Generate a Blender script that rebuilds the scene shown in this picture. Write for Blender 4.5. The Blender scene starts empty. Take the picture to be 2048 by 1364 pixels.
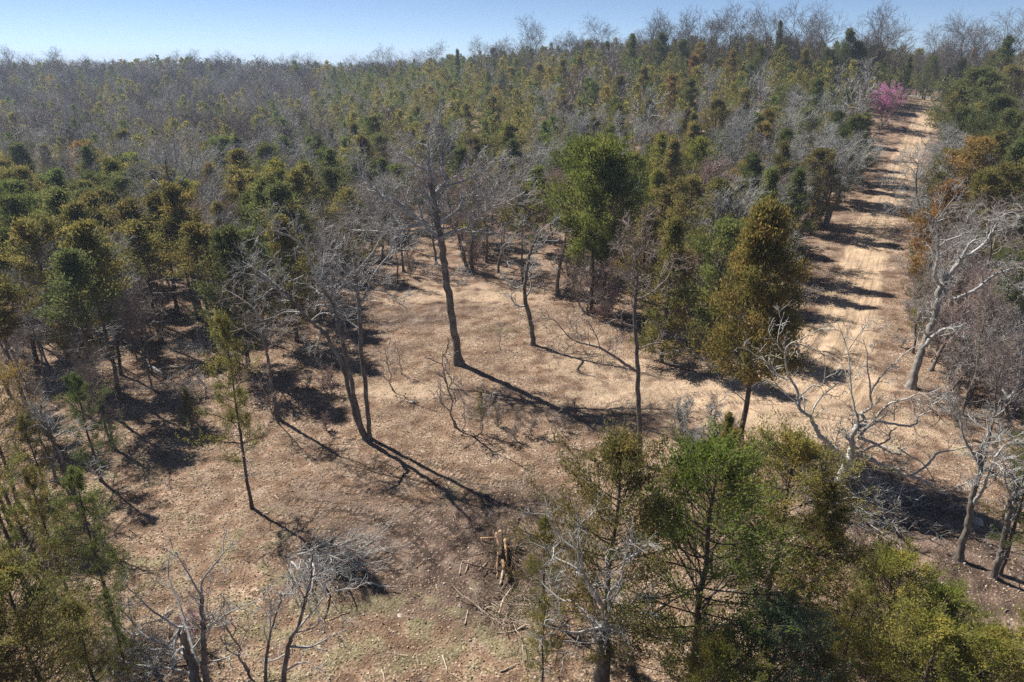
import bpy, math, random
import numpy as np
from mathutils import Vector

S = bpy.context.scene
COL = S.collection
# ------------------------------------------------------------------ camera
PITCH = math.radians(22.2)
CAMH = 22.0
FPX = 1364.0                                   # focal length in photo pixels (2048 wide)
cam = bpy.data.cameras.new('camera')
cam.sensor_width = 36.0
cam.lens = FPX / 2048 * 36
cam.clip_start = 0.1
cam.clip_end = 9000
camo = bpy.data.objects.new('camera', cam)
COL.objects.link(camo)
camo.location = (0, 0, CAMH)
camo.rotation_euler = (math.pi / 2 - PITCH, 0, 0)
S.camera = camo
# ------------------------------------------------------------------ light
SUN_EL = math.radians(47)
SUN_DIR = Vector((-0.78, 0.62, 0)).normalized()          # towards the sun, on the ground
w = bpy.data.worlds.new('World'); S.world = w; w.use_nodes = True
nt = w.node_tree
for n in list(nt.nodes): nt.nodes.remove(n)
sky = nt.nodes.new('ShaderNodeTexSky'); sky.sky_type = 'NISHITA'
sky.sun_disc = False
sky.sun_elevation = SUN_EL
sky.sun_rotation = math.atan2(SUN_DIR.x, SUN_DIR.y)
sky.altitude = 300; sky.air_density = 0.42; sky.dust_density = 0.0; sky.ozone_density = 1.7
bg = nt.nodes.new('ShaderNodeBackground'); bg.inputs[1].default_value = 0.055
wo = nt.nodes.new('ShaderNodeOutputWorld')
nt.links.new(sky.outputs[0], bg.inputs[0]); nt.links.new(bg.outputs[0], wo.inputs[0])
sl = bpy.data.lights.new('sun', 'SUN'); sl.energy = 4.2; sl.angle = math.radians(0.55); sl.color = (1.0, 0.95, 0.87)
so = bpy.data.objects.new('sun', sl); COL.objects.link(so)
sv = Vector((SUN_DIR.x * math.cos(SUN_EL), SUN_DIR.y * math.cos(SUN_EL), math.sin(SUN_EL)))
so.rotation_euler = sv.to_track_quat('Z', 'Y').to_euler()
S.view_settings.view_transform = 'Standard'; S.view_settings.look = 'None'
S.view_settings.exposure = 1.1; S.view_settings.gamma = 1.0
S.cycles.use_denoising = False; S.cycles.max_bounces = 6; S.cycles.diffuse_bounces = 4; S.cycles.glossy_bounces = 1
S.cycles.transmission_bounces = 3; S.cycles.volume_bounces = 0; S.cycles.transparent_max_bounces = 4
# ------------------------------------------------------------------ terrain height
CP = np.array([
 (-40,0,0),(0,0,0),(40,0,0),(-60,30,0),(0,30,0),(-20,45,0),(0,45,0),(10,60,.5),(24,48,.4),(31,59,1.0),(46,85,3.2),
 (69,125,7.6),(103,180,13.4),(60,30,.6),(60,60,2.4),(80,100,6.5),(100,120,9),(75,170,14.5),(35,190,14.5),(7,250,15.5),
 (-32,300,12),(-30,200,4.5),(0,150,5),(0,100,1.3),(30,130,7),(40,100,4),(-40,100,-.4),(-60,150,-.3),(-100,150,-.5),
 (-100,250,2.5),(-60,250,4.5),(-170,230,1),(-250,350,7.5),(-300,400,8.5),(-175,345,10.5),(-130,350,10.5),(-90,350,9),(-50,360,7),(-60,75,-.6),(-100,60,-1),(-150,100,-1),(-30,60,-.2),
 (-250,200,1),(-300,300,4),(-500,600,-2),(-450,300,3),(0,450,7),(0,700,0),(-250,700,0),(-150,1100,13),(-700,1100,14),(-450,1100,4),
 (130,230,13.5),(200,300,10),(300,500,-4),(600,900,-10),(200,150,13),(150,60,8),(120,20,4),(250,0,6),(-250,0,0),
 (0,-150,0),(-900,0,0),(900,0,5),(0,2000,8),(-1400,2000,10),(1400,2000,-5),(-2500,3000,6),(2500,3000,0),(0,3400,6),(-3000,0,0),(3000,0,0),(0,-900,0)], float)
def _phi(d2):
    return 0.5 * d2 * np.log(d2 + 1e-9)
def _solve():
    s = 100.0
    p = CP[:, :2] / s; n = len(p)
    d2 = ((p[:, None] - p[None]) ** 2).sum(-1)
    A = np.zeros((n + 3, n + 3)); A[:n, :n] = _phi(d2) + np.eye(n) * 0.002
    A[:n, n] = 1; A[:n, n + 1:] = p; A[n, :n] = 1; A[n + 1:, :n] = p.T
    return p, np.linalg.solve(A, np.concatenate([CP[:, 2], [0, 0, 0]]))
_P, _W = _solve()
def height(x, y):
    x = np.asarray(x, float); y = np.asarray(y, float); sh = x.shape
    q = np.stack([x.ravel(), y.ravel()], 1) / 100.0
    out = np.empty(len(q)); n = len(_P)
    for a in range(0, len(q), 50000):
        b = q[a:a + 50000]
        d2 = ((b[:, None] - _P[None]) ** 2).sum(-1)
        out[a:a + 50000] = _phi(d2) @ _W[:n] + _W[n] + b @ _W[n + 1:]
    X = x.ravel(); Y = y.ravel()
    out += .07 * np.sin(X * .31 + 1.3 * np.sin(Y * .17)) * np.sin(Y * .27 + 1.1) + .03 * np.sin(X * .9 + 2 * np.sin(Y * .5)) * np.sin(Y * .8)
    return out.reshape(sh)
def h1(x, y): return float(height(np.array([x]), np.array([y]))[0])
cp, sp = math.cos(PITCH), math.sin(PITCH)
def ray(px, py):
    u = (px - 1024) / FPX; v = (682 - py) / FPX
    return np.array([u, cp + v * sp, -sp + v * cp])
def proj(x, y, z):
    d = y * cp - (z - CAMH) * sp
    return 1024 + FPX * x / d, 682 - FPX * ((z - CAMH) * cp + y * sp) / d, d
_TT = np.concatenate([np.arange(6, 120, .25), np.arange(120, 700, 1.0)])
def hit(px, py, H=0.0):
    """ground point under the place where the ray meets ground + H"""
    r = ray(px, py)
    k = _TT / r[1]
    z = CAMH + r[2] * k - height(r[0] * k, _TT) - H
    i = np.argmax(z < 0)
    if z[i] >= 0: return None
    if i > 0:
        f = z[i - 1] / (z[i - 1] - z[i]); Y = _TT[i - 1] + f * (_TT[i] - _TT[i - 1])
    else: Y = _TT[0]
    return r[0] / r[1] * Y, Y
def G(px, py):
    x, y = hit(px, py); return np.array([x, y, h1(x, y)])
def at(px, py, Y):
    r = ray(px, py); return np.array([r[0] / r[1] * Y, Y, CAMH + r[2] / r[1] * Y])
# ------------------------------------------------------------------ materials
def new_mat(name):
    m = bpy.data.materials.new(name); m.use_nodes = True
    t = m.node_tree
    for n in list(t.nodes): t.nodes.remove(n)
    return m, t, (lambda k: t.nodes.new(k)), t.links.new
def bark(name, c1, c2, c3, scale=6, rough=.9):
    m, t, N, L = new_mat(name)
    o = N('ShaderNodeOutputMaterial'); b = N('ShaderNodeBsdfPrincipled'); b.inputs['Roughness'].default_value = rough
    b.inputs['Specular IOR Level'].default_value = .25
    tc = N('ShaderNodeTexCoord'); mp = N('ShaderNodeMapping'); mp.inputs['Scale'].default_value = (1, 1, .3)
    n1 = N('ShaderNodeTexNoise'); n1.inputs['Scale'].default_value = scale; n1.inputs['Detail'].default_value = 5
    n2 = N('ShaderNodeTexNoise'); n2.inputs['Scale'].default_value = 1.7; n2.inputs['Detail'].default_value = 3
    r1 = N('ShaderNodeValToRGB'); r1.color_ramp.elements[0].position = .35; r1.color_ramp.elements[1].position = .65
    r1.color_ramp.elements[0].color = (*c1, 1); r1.color_ramp.elements[1].color = (*c2, 1)
    r2 = N('ShaderNodeValToRGB'); r2.color_ramp.elements[0].position = .52; r2.color_ramp.elements[1].position = .66
    mx = N('ShaderNodeMix'); mx.data_type = 'RGBA'; mx.inputs[7].default_value = (*c3, 1)
    L(tc.outputs['Object'], mp.inputs[0]); L(mp.outputs[0], n1.inputs[0]); L(tc.outputs['Object'], n2.inputs[0])
    L(n1.outputs[0], r1.inputs[0]); L(n2.outputs[0], r2.inputs[0]); L(r2.outputs[0], mx.inputs[0]); L(r1.outputs[0], mx.inputs[6])
    bp = N('ShaderNodeBump'); bp.inputs['Strength'].default_value = .6; bp.inputs['Distance'].default_value = .03
    L(n1.outputs[0], bp.inputs['Height']); L(bp.outputs[0], b.inputs['Normal'])
    L(mx.outputs[2], b.inputs['Base Color']); L(b.outputs[0], o.inputs[0])
    return m
def leafmat(name, dark, light, tip, tipamt=.35, trans=.52):
    m, t, N, L = new_mat(name)
    o = N('ShaderNodeOutputMaterial')
    at_ = N('ShaderNodeAttribute'); at_.attribute_name = 'tone'
    sx = N('ShaderNodeSeparateColor'); L(at_.outputs['Color'], sx.inputs[0])
    oi = N('ShaderNodeObjectInfo')
    mx = N('ShaderNodeMix'); mx.data_type = 'RGBA'; mx.inputs[6].default_value = (*dark, 1); mx.inputs[7].default_value = (*light, 1)
    L(sx.outputs[0], mx.inputs[0])
    ge = N('ShaderNodeMapRange'); ge.inputs[1].default_value = 1 - tipamt - .12; ge.inputs[2].default_value = 1 - tipamt + .12
    L(sx.outputs[1], ge.inputs[0])
    m2 = N('ShaderNodeMix'); m2.data_type = 'RGBA'; m2.inputs[7].default_value = (*tip, 1)
    L(ge.outputs[0], m2.inputs[0]); L(mx.outputs[2], m2.inputs[6])
    hs = N('ShaderNodeHueSaturation'); mr = N('ShaderNodeMapRange'); mr.inputs[3].default_value = .8; mr.inputs[4].default_value = 1.25
    mh = N('ShaderNodeMapRange'); mh.inputs[3].default_value = .488; mh.inputs[4].default_value = .512
    ml = N('ShaderNodeMath'); ml.operation = 'MULTIPLY'; ml.inputs[1].default_value = 7.31
    fr = N('ShaderNodeMath'); fr.operation = 'FRACT'
    L(oi.outputs['Random'], mr.inputs[0]); L(oi.outputs['Random'], ml.inputs[0]); L(ml.outputs[0], fr.inputs[0]); L(fr.outputs[0], mh.inputs[0])
    L(mr.outputs[0], hs.inputs['Value']); L(mh.outputs[0], hs.inputs['Hue']); L(m2.outputs[2], hs.inputs['Color'])
    d = N('ShaderNodeBsdfDiffuse'); tr = N('ShaderNodeBsdfTranslucent'); ms = N('ShaderNodeMixShader'); ms.inputs[0].default_value = trans
    L(hs.outputs[0], d.inputs[0]); L(hs.outputs[0], tr.inputs[0]); L(d.outputs[0], ms.inputs[1]); L(tr.outputs[0], ms.inputs[2]); L(ms.outputs[0], o.inputs[0])
    return m
M = {}
M['bark'] = bark('oak_bark', (0.090,0.074,0.062), (0.180,0.154,0.132), (0.240,0.228,0.210))
M['bark_dark'] = bark('cedar_bark', (0.060,0.046,0.036), (0.132,0.098,0.078), (0.180,0.144,0.120))
M['limb'] = bark('grey_limb_bark', (0.240,0.228,0.210), (0.408,0.396,0.372), (0.480,0.480,0.456), 9)
M['limb_brown'] = bark('brown_twig_bark', (0.180,0.144,0.120), (0.324,0.264,0.228), (0.372,0.324,0.288), 9)
M['limb_pink'] = bark('pinkish_twig_bark', (0.240,0.156,0.138), (0.384,0.270,0.240), (0.372,0.288,0.252), 9)
M['limb_dark'] = bark('dark_twig_bark', (0.102,0.086,0.074), (0.180,0.156,0.138), (0.228,0.204,0.186), 9)
M['limb_mid'] = bark('mid_grey_bark', (0.156,0.144,0.126), (0.300,0.282,0.258), (0.384,0.372,0.336), 9)
M['limb_pale'] = bark('pale_crooked_limb_bark', (0.324,0.300,0.264), (0.552,0.528,0.480), (0.480,0.432,0.300), 9)
M['dead'] = bark('dead_wood', (0.300,0.240,0.180), (0.552,0.444,0.324), (0.480,0.408,0.336), 9)
M['fresh'] = bark('peeled_log_wood', (0.288,0.174,0.096), (0.480,0.318,0.180), (0.180,0.120,0.084), 9)
M['rootsoil'] = bark('rotten_stump_wood', (0.042,0.029,0.022), (0.120,0.082,0.058), (0.156,0.108,0.072), 9)
M['birch'] = bark('bleached_wood', (0.600,0.600,0.600), (0.750,0.750,0.750), (0.720,0.696,0.648), 9)
LEAF = {
 'green': leafmat('green_cedar_foliage', (.098,.122,.036), (.200,.238,.072), (.26,.25,.08), .2),
 'bright green': leafmat('bright_green_cedar_foliage', (.110,.145,.030), (.235,.285,.062), (.30,.31,.075), .25),
 'olive': leafmat('olive_cedar_foliage', (0.132,0.127,0.041), (0.270,0.252,0.082), (0.348,0.270,0.084), .35),
 'yellowish': leafmat('yellowish_cedar_foliage', (.140,.155,.036), (.285,.290,.066), (.36,.31,.075), .35),
 'rusty': leafmat('rusty_cedar_foliage', (0.150,0.130,0.041), (0.300,0.246,0.074), (0.384,0.258,0.078), .45),
 'orange-brown': leafmat('orange_brown_cedar_foliage', (0.174,0.120,0.041), (0.324,0.214,0.070), (0.396,0.234,0.072), .5),
 'dark green': leafmat('dark_green_cedar_foliage', (0.084,0.103,0.041), (0.180,0.199,0.072), (0.228,0.210,0.078), .2),
 'blue-green': leafmat('blue_green_cedar_foliage', (0.102,0.138,0.084), (0.216,0.270,0.150), (0.228,0.252,0.132), .2),
}
LEAF['pink'] = leafmat('redbud_blossom', (.44,.18,.34), (.64,.32,.53), (.54,.24,.44), .3)
LEAF['golden'] = leafmat('golden_olive_cedar_foliage', (.125,.120,.034), (.255,.235,.068), (.33,.25,.07), .40)
LEAF['bud'] = leafmat('pale_green_buds', (0.240,0.252,0.120), (0.360,0.372,0.192), (0.360,0.336,0.180), .3)
M['weed'] = leafmat('weed_leaves', (0.084,0.144,0.030), (0.180,0.264,0.060), (0.264,0.288,0.096), .3)
M['litter'] = leafmat('dead_leaf_litter', (0.144,0.091,0.058), (0.348,0.240,0.158), (0.504,0.390,0.276), .22, .1)

def ground_mat():
    m, t, N, L = new_mat('leaf_strewn_earth')
    o = N('ShaderNodeOutputMaterial'); b = N('ShaderNodeBsdfPrincipled'); b.inputs['Roughness'].default_value = .95
    b.inputs['Specular IOR Level'].default_value = .1
    tc = N('ShaderNodeTexCoord'); ge = N('ShaderNodeNewGeometry')
    A = N('ShaderNodeAttribute'); A.attribute_name = 'soil'; sx = N('ShaderNodeSeparateColor'); L(A.outputs['Color'], sx.inputs[0])
    Bn = N('ShaderNodeAttribute'); Bn.attribute_name = 'track'; sb = N('ShaderNodeSeparateXYZ'); L(Bn.outputs['Vector'], sb.inputs[0])
    def noise(s, d=6, r=.6, vec=None):
        n = N('ShaderNodeTexNoise'); n.inputs['Scale'].default_value = s; n.inputs['Detail'].default_value = d; n.inputs['Roughness'].default_value = r
        L(vec or ge.outputs['Position'], n.inputs[0]); return n.outputs[0]
    def ramp(src, stops):
        r = N('ShaderNodeValToRGB'); e = r.color_ramp.elements
        while len(e) < len(stops): e.new(.5)
        for i, (p, c) in enumerate(stops): e[i].position = p; e[i].color = (*c, 1)
        L(src, r.inputs[0]); return r.outputs[0]
    def mix(f, a, c):
        x = N('ShaderNodeMix'); x.data_type = 'RGBA'; L(f, x.inputs[0]); L(a, x.inputs[6]); L(c, x.inputs[7]); return x.outputs[2]
    def math_(op, a, b_=None, cl=False):
        x = N('ShaderNodeMath'); x.operation = op; x.use_clamp = cl
        for i, v in enumerate((a, b_)):
            if v is None: continue
            if isinstance(v, (int, float)): x.inputs[i].default_value = v
            else: L(v, x.inputs[i])
        return x.outputs[0]
    # leaves: random-coloured voronoi cells at two sizes
    def leaves(s, stops):
        v = N('ShaderNodeTexVoronoi'); v.inputs['Scale'].default_value = s; v.inputs['Randomness'].default_value = 1
        L(ge.outputs['Position'], v.inputs[0])
        sc = N('ShaderNodeSeparateColor'); L(v.outputs['Color'], sc.inputs[0])
        return ramp(sc.outputs[0], stops), sc.outputs[1], v.outputs['Distance']
    l1, l1g, d1 = leaves(8.5, [(0, (0.097,0.062,0.042)), (.35, (0.213,0.135,0.086)), (.7, (0.320,0.215,0.138)), (.9, (0.418,0.298,0.201)), (1, (0.489,0.397,0.305))])
    l2, l2g, d2 = leaves(19, [(0, (0.082,0.053,0.036)), (.5, (0.228,0.148,0.094)), (.85, (0.340,0.234,0.154)), (1, (0.430,0.337,0.254))])
    big = noise(.35, 5); mid = noise(0.750,0.750,0.750); fine = noise(0.750,0.750,0.750)
    lit = mix(math_('GREATER_THAN', l1g, .5), l2, l1)
    # bare brown soil showing between the leaves
    soil = ramp(fine, [(.3, (0.125,0.074,0.046)), (.5, (0.252,0.151,0.091)), (.7, (0.358,0.229,0.141))])
    cover = ramp(math_('ADD', math_('MULTIPLY', mid, .6), math_('MULTIPLY', noise(0.750,0.750,0.744), .4)), [(.42, (0,0,0)), (.54, (1,1,1))])
    base = mix(cover, soil, lit)
    # damp dark patches and drifts of pale leaves
    pt = noise(.55, 6, .7)
    dampf = ramp(pt, [(.50, (0,0,0)), (.62, (1,1,1))])
    damp = ramp(fine, [(.3, (.075,.05,.037)), (.55, (.17,.115,.082)), (.75, (.28,.20,.145))])
    dm = math_('MULTIPLY', dampf, .55)
    base = mix(dm, base, mix(math_('GREATER_THAN', l2g, .72), damp, l2))
    palef = ramp(pt, [(.34, (1,1,1)), (.44, (0,0,0))])
    pale = ramp(l2g, [(.2, (.26,.19,.135)), (.6, (.40,.31,.225)), (1, (.58,.48,.37))])
    base = mix(math_('MULTIPLY', palef, .55), base, pale)
    # sandy
    sand = ramp(noise(3.5, 8, .7), [(.25, (.24,.155,.092)), (.5, (.37,.26,.165)), (.72, (.49,.37,.25))])
    sand2 = mix(ramp(l2g, [(.9, (0,0,0)), (.93, (1,1,1))]), sand, l2)
    edge = math_('ADD', sx.outputs[0], math_('MULTIPLY', math_('SUBTRACT', mid, .5), 1.3))
    fs = ramp(edge, [(.35, (0,0,0)), (.75, (1,1,1))])
    c = mix(fs, base, sand2)
    # road surface: compacted, streaked along its length
    cb = N('ShaderNodeCombineXYZ'); L(math_('MULTIPLY', sb.outputs[0], .05), cb.inputs[0]); L(math_('MULTIPLY', sb.outputs[1], 1.2), cb.inputs[1])
    str_ = noise(2.2, 6, .6, cb.outputs[0])
    rd = ramp(str_, [(.36, (.27,.175,.10)), (.46, (.40,.275,.165)), (.54, (.52,.37,.235)), (.64, (.36,.24,.14))])
    rd = mix(math_('MULTIPLY', fine, .35), rd, sand)
    e2 = math_('ADD', A.outputs['Alpha'], math_('MULTIPLY', math_('SUBTRACT', mid, .5), .9))
    c = mix(ramp(e2, [(.4, (0,0,0)), (.62, (1,1,1))]), c, rd)
    # dark churned soil
    dk = ramp(fine, [(.3, (0.053,0.036,0.027)), (.5, (0.112,0.074,0.055)), (.68, (0.195,0.134,0.098)), (.8, (0.331,0.248,0.184))])
    dk = mix(ramp(l2g, [(.86, (0,0,0)), (.9, (1,1,1))]), dk, l2)
    e3 = math_('ADD', sx.outputs[1], math_('MULTIPLY', math_('SUBTRACT', mid, .5), 1.0))
    c = mix(ramp(e3, [(.15, (0,0,0)), (.50, (.95,.95,.95))]), c, dk)
    # moss and short grass
    gr = ramp(fine, [(.3, (0.068,0.078,0.027)), (.6, (0.166,0.176,0.064))])
    e4 = math_('ADD', sx.outputs[2], math_('MULTIPLY', math_('SUBTRACT', noise(0.750,0.750,0.750), .56), 2.6))
    c = mix(ramp(e4, [(.45, (0,0,0)), (.9, (.42,.42,.42))]), c, gr)
    # broad tone changes
    bm = N('ShaderNodeMapRange'); bm.inputs[1].default_value = .3; bm.inputs[2].default_value = .7; bm.inputs[3].default_value = .70; bm.inputs[4].default_value = 1.25
    L(big, bm.inputs[0])
    hv = N('ShaderNodeHueSaturation'); L(bm.outputs[0], hv.inputs['Value']); L(c, hv.inputs['Color'])
    hv.inputs['Saturation'].default_value = .90
    L(hv.outputs[0], b.inputs['Base Color'])
    # relief
    tr = math_('MULTIPLY', math_('SINE', math_('MULTIPLY', sb.outputs[0], 2 * math.pi / .30)), sb.outputs[2])
    hgt = math_('ADD', math_('MULTIPLY', fine, .8), math_('MULTIPLY', d1, .35))
    hgt = math_('ADD', hgt, math_('MULTIPLY', mid, 1.1))
    hgt = math_('ADD', hgt, math_('MULTIPLY', tr, .17))
    bp = N('ShaderNodeBump'); bp.inputs['Strength'].default_value = 1.0; bp.inputs['Distance'].default_value = .14
    L(hgt, bp.inputs['Height']); L(bp.outputs[0], b.inputs['Normal'])
    L(b.outputs[0], o.inputs[0])
    return m
M['ground'] = ground_mat()
def simple(name, c1, c2, scale=3, rough=.9):
    m, t, N, L = new_mat(name)
    o = N('ShaderNodeOutputMaterial'); b = N('ShaderNodeBsdfPrincipled'); b.inputs['Roughness'].default_value = rough
    n1 = N('ShaderNodeTexNoise'); n1.inputs['Scale'].default_value = scale; n1.inputs['Detail'].default_value = 8
    tc = N('ShaderNodeTexCoord'); L(tc.outputs['Object'], n1.inputs[0])
    r = N('ShaderNodeValToRGB'); r.color_ramp.elements[0].position = .35; r.color_ramp.elements[1].position = .65
    r.color_ramp.elements[0].color = (*c1, 1); r.color_ramp.elements[1].color = (*c2, 1)
    bp = N('ShaderNodeBump'); bp.inputs['Strength'].default_value = .5; bp.inputs['Distance'].default_value = .05
    L(n1.outputs[0], r.inputs[0]); L(r.outputs[0], b.inputs['Base Color']); L(n1.outputs[0], bp.inputs['Height']); L(bp.outputs[0], b.inputs['Normal']); L(b.outputs[0], o.inputs[0])
    return m
M['asphalt'] = simple('pale_weathered_asphalt', (.30,.28,.27), (.42,.40,.385), 1.5)
M['rock'] = simple('pale_limestone', (.30,.26,.21), (.50,.45,.37), 5)
M['pole'] = simple('creosoted_pole_wood', (.16,.09,.05), (.28,.16,.09), 4)
M['steel'] = simple('grey_transformer_steel', (.3,.3,.31), (.42,.42,.43), 4, .5)
# ------------------------------------------------------------------ mesh helpers
def make_mesh(name, V, F, mats, midx=None, smooth=False, tone=None):
    V = np.asarray(V, np.float32); F = np.asarray(F, np.int32)
    me = bpy.data.meshes.new(name)
    me.vertices.add(len(V)); me.vertices.foreach_set('co', V.ravel())
    k = F.shape[1]
    me.loops.add(F.size); me.loops.foreach_set('vertex_index', F.ravel())
    me.polygons.add(len(F)); me.polygons.foreach_set('loop_start', np.arange(0, F.size, k, dtype=np.int32))
    try: me.polygons.foreach_set('loop_total', np.full(len(F), k, np.int32))
    except Exception: pass
    for m in mats: me.materials.append(m)
    if midx is not None: me.polygons.foreach_set('material_index', np.asarray(midx, np.int32))
    me.polygons.foreach_set('use_smooth', np.full(len(F), smooth, bool))
    if tone is not None:
        a = me.color_attributes.new('tone', 'FLOAT_COLOR', 'POINT')
        t = np.ones((len(V), 4), np.float32); t[:, :tone.shape[1]] = tone
        a.data.foreach_set('color', t.ravel())
    me.update(calc_edges=True)
    return me
def unit(v): return v / (np.linalg.norm(v, axis=-1, keepdims=True) + 1e-9)
def tube_vf(P, R, sides):
    """P (m,n,3), R (m,n) -> verts, quads"""
    m, n, _ = P.shape
    T = unit(np.gradient(P, axis=1))
    md = unit(P[:, -1] - P[:, 0])
    ref = np.where(np.abs(md[:, 2:3]) > .8, np.array([[1., .13, 0]]), np.array([[0, .1, 1.]]))[:, None, :]
    U = unit(np.cross(T, np.broadcast_to(ref, T.shape))); W = np.cross(T, U)
    a = np.arange(sides) * 2 * np.pi / sides
    V = P[:, :, None, :] + R[:, :, None, None] * (np.cos(a)[None, None, :, None] * U[:, :, None, :] + np.sin(a)[None, None, :, None] * W[:, :, None, :])
    base = (np.arange(m) * n * sides)[:, None, None] + (np.arange(n - 1) * sides)[None, :, None]
    j = np.arange(sides)[None, None, :]; j2 = (np.arange(sides) + 1) % sides
    j2 = j2[None, None, :]
    F = np.stack(np.broadcast_arrays(base + j, base + j2, base + sides + j2, base + sides + j), -1).reshape(-1, 4)
    return V.reshape(-1, 3), F
class Soup:
    def __init__(s): s.V = []; s.F = []; s.T = []; s.n = 0; s.M = []
    def add(s, V, F, mi=0, tone=None):
        s.V.append(V); s.F.append(F + s.n); s.n += len(V); s.M.append(np.full(len(F), mi))
        s.T.append(np.full((len(V), 3), .5) if tone is None else tone)
    def tubes(s, P, R, sides, mi=0):
        V, F = tube_vf(P, R, sides); s.add(V, F, mi)
    def mesh(s, name, mats, smooth=False, tone=False):
        return make_mesh(name, np.concatenate(s.V), np.concatenate(s.F), mats, np.concatenate(s.M), smooth, np.concatenate(s.T) if tone else None)
def resample(pts, rad, n):
    """smooth polyline (Catmull-Rom) resampled to n points"""
    p = np.asarray(pts, float); r = np.asarray(rad, float)
    if len(p) < 3:
        t = np.linspace(0, 1, n)[:, None]; return p[0] * (1 - t) + p[-1] * t, r[0] * (1 - t[:, 0]) + r[-1] * t[:, 0]
    q = np.concatenate([[2 * p[0] - p[1]], p, [2 * p[-1] - p[-2]]])
    out = []; ro = []
    for t in np.linspace(0, len(p) - 1, n):
        i = min(int(t), len(p) - 2); f = t - i
        a, b, c, d = q[i], q[i + 1], q[i + 2], q[i + 3]
        out.append(.5 * ((2 * b) + (-a + c) * f + (2 * a - 5 * b + 4 * c - d) * f * f + (-a + 3 * b - 3 * c + d) * f ** 3))
        ro.append(r[i] * (1 - f) + r[i + 1] * f)
    return np.array(out), np.array(ro)
def spawn(g, P, R, k, t0, t1, ang, L, wig, up, n, rf=.6, rmin=.012, rtip=.008, lfrac=.5):
    m, np_, _ = P.shape
    idx = np.repeat(np.arange(m), k)
    st = np.tile(np.arange(k), m)
    t = t0 + (t1 - t0) * (st + g.random(m * k)) / k
    s = t * (np_ - 1); i = np.minimum(s.astype(int), np_ - 2); f = (s - i)[:, None]
    pos = P[idx, i] * (1 - f) + P[idx, i + 1] * f
    tan = unit(P[idx, i + 1] - P[idx, i])
    rad = R[idx, i] * (1 - f[:, 0]) + R[idx, i + 1] * f[:, 0]
    ref = np.where(np.abs(tan[:, 2:3]) > .8, np.array([[1., 0, 0]]), np.array([[0, 0, 1.]]))
    U = unit(np.cross(tan, ref)); W = np.cross(tan, U)
    ph = (st * 2.39996 + np.repeat(g.random(m) * 6.28, k) + g.normal(0, .5, m * k))[:, None]
    a = (ang * (.7 + .6 * g.random(m * k)))[:, None]
    d = tan * np.cos(a) + (U * np.cos(ph) + W * np.sin(ph)) * np.sin(a)
    d[:, 2] += up; d = unit(d)
    ln = (L if np.ndim(L) == 0 else np.asarray(L)[idx]) * (.55 + .8 * g.random(m * k)) * (1 - lfrac * t)
    r0 = np.minimum(np.maximum(rad * rf, rmin), np.maximum(rad, rmin))
    out = np.empty((m * k, n, 3)); out[:, 0] = pos
    for q in range(1, n):
        out[:, q] = out[:, q - 1] + d * (ln / (n - 1))[:, None]
        d = d + g.normal(0, wig, d.shape); d[:, 2] += up * .35; d = unit(d)
    tt = np.linspace(0, 1, n)[None]
    return out, r0[:, None] * (1 - tt) + np.minimum(rtip, r0)[:, None] * tt
def leafcards(g, P, q, t0, jit, L, W, upb, rnd, tonep=None, flat=0):
    """small diamond leaves along paths P; returns V,F,tone"""
    m, n, _ = P.shape
    idx = np.repeat(np.arange(m), q)
    t = t0 + (1 - t0) * g.random(m * q) ** .8
    s = t * (n - 1); i = np.minimum(s.astype(int), n - 2); f = (s - i)[:, None]
    pos = P[idx, i] * (1 - f) + P[idx, i + 1] * f + g.normal(0, jit, (m * q, 3)) * np.array([1, 1, .8])
    tan = unit(P[idx, i + 1] - P[idx, i])
    d = tan * .7 + g.normal(0, rnd, (m * q, 3)); d[:, 2] += upb; d = unit(d)
    sd = unit(np.cross(d, g.normal(0, 1, d.shape)))
    l = (L * (.6 + .8 * g.random(m * q)))[:, None]; w_ = (W * (.6 + .8 * g.random(m * q)))[:, None]
    V = np.stack([pos - d * l * .5, pos + sd * w_ * .5 - d * l * .05, pos + d * l * .5, pos - sd * w_ * .5 - d * l * .05], 1).reshape(-1, 3)
    F = np.arange(m * q * 4).reshape(-1, 4)
    bt = g.random((m, 2)) if tonep is None else tonep
    tn = np.clip(bt[idx] * .75 + g.random((m * q, 2)) * .25, 0, 1)
    tn = np.repeat(np.concatenate([tn, np.zeros((m * q, 1))], 1), 4, axis=0)
    return V, F, tn
def link(name, data, parent=None, loc=(0, 0, 0), rz=0, sc=(1, 1, 1)):
    o = bpy.data.objects.new(name, data); COL.objects.link(o)
    if parent is not None: o.parent = parent
    o.location = loc
    if rz: o.rotation_euler = (0, 0, rz)
    if sc != (1, 1, 1): o.scale = sc
    return o
def tag(o, label=None, cat=None, group=None, kind=None):
    if label: o['label'] = label
    if cat: o['category'] = cat
    if group: o['group'] = group
    if kind: o['kind'] = kind
    return o
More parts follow.
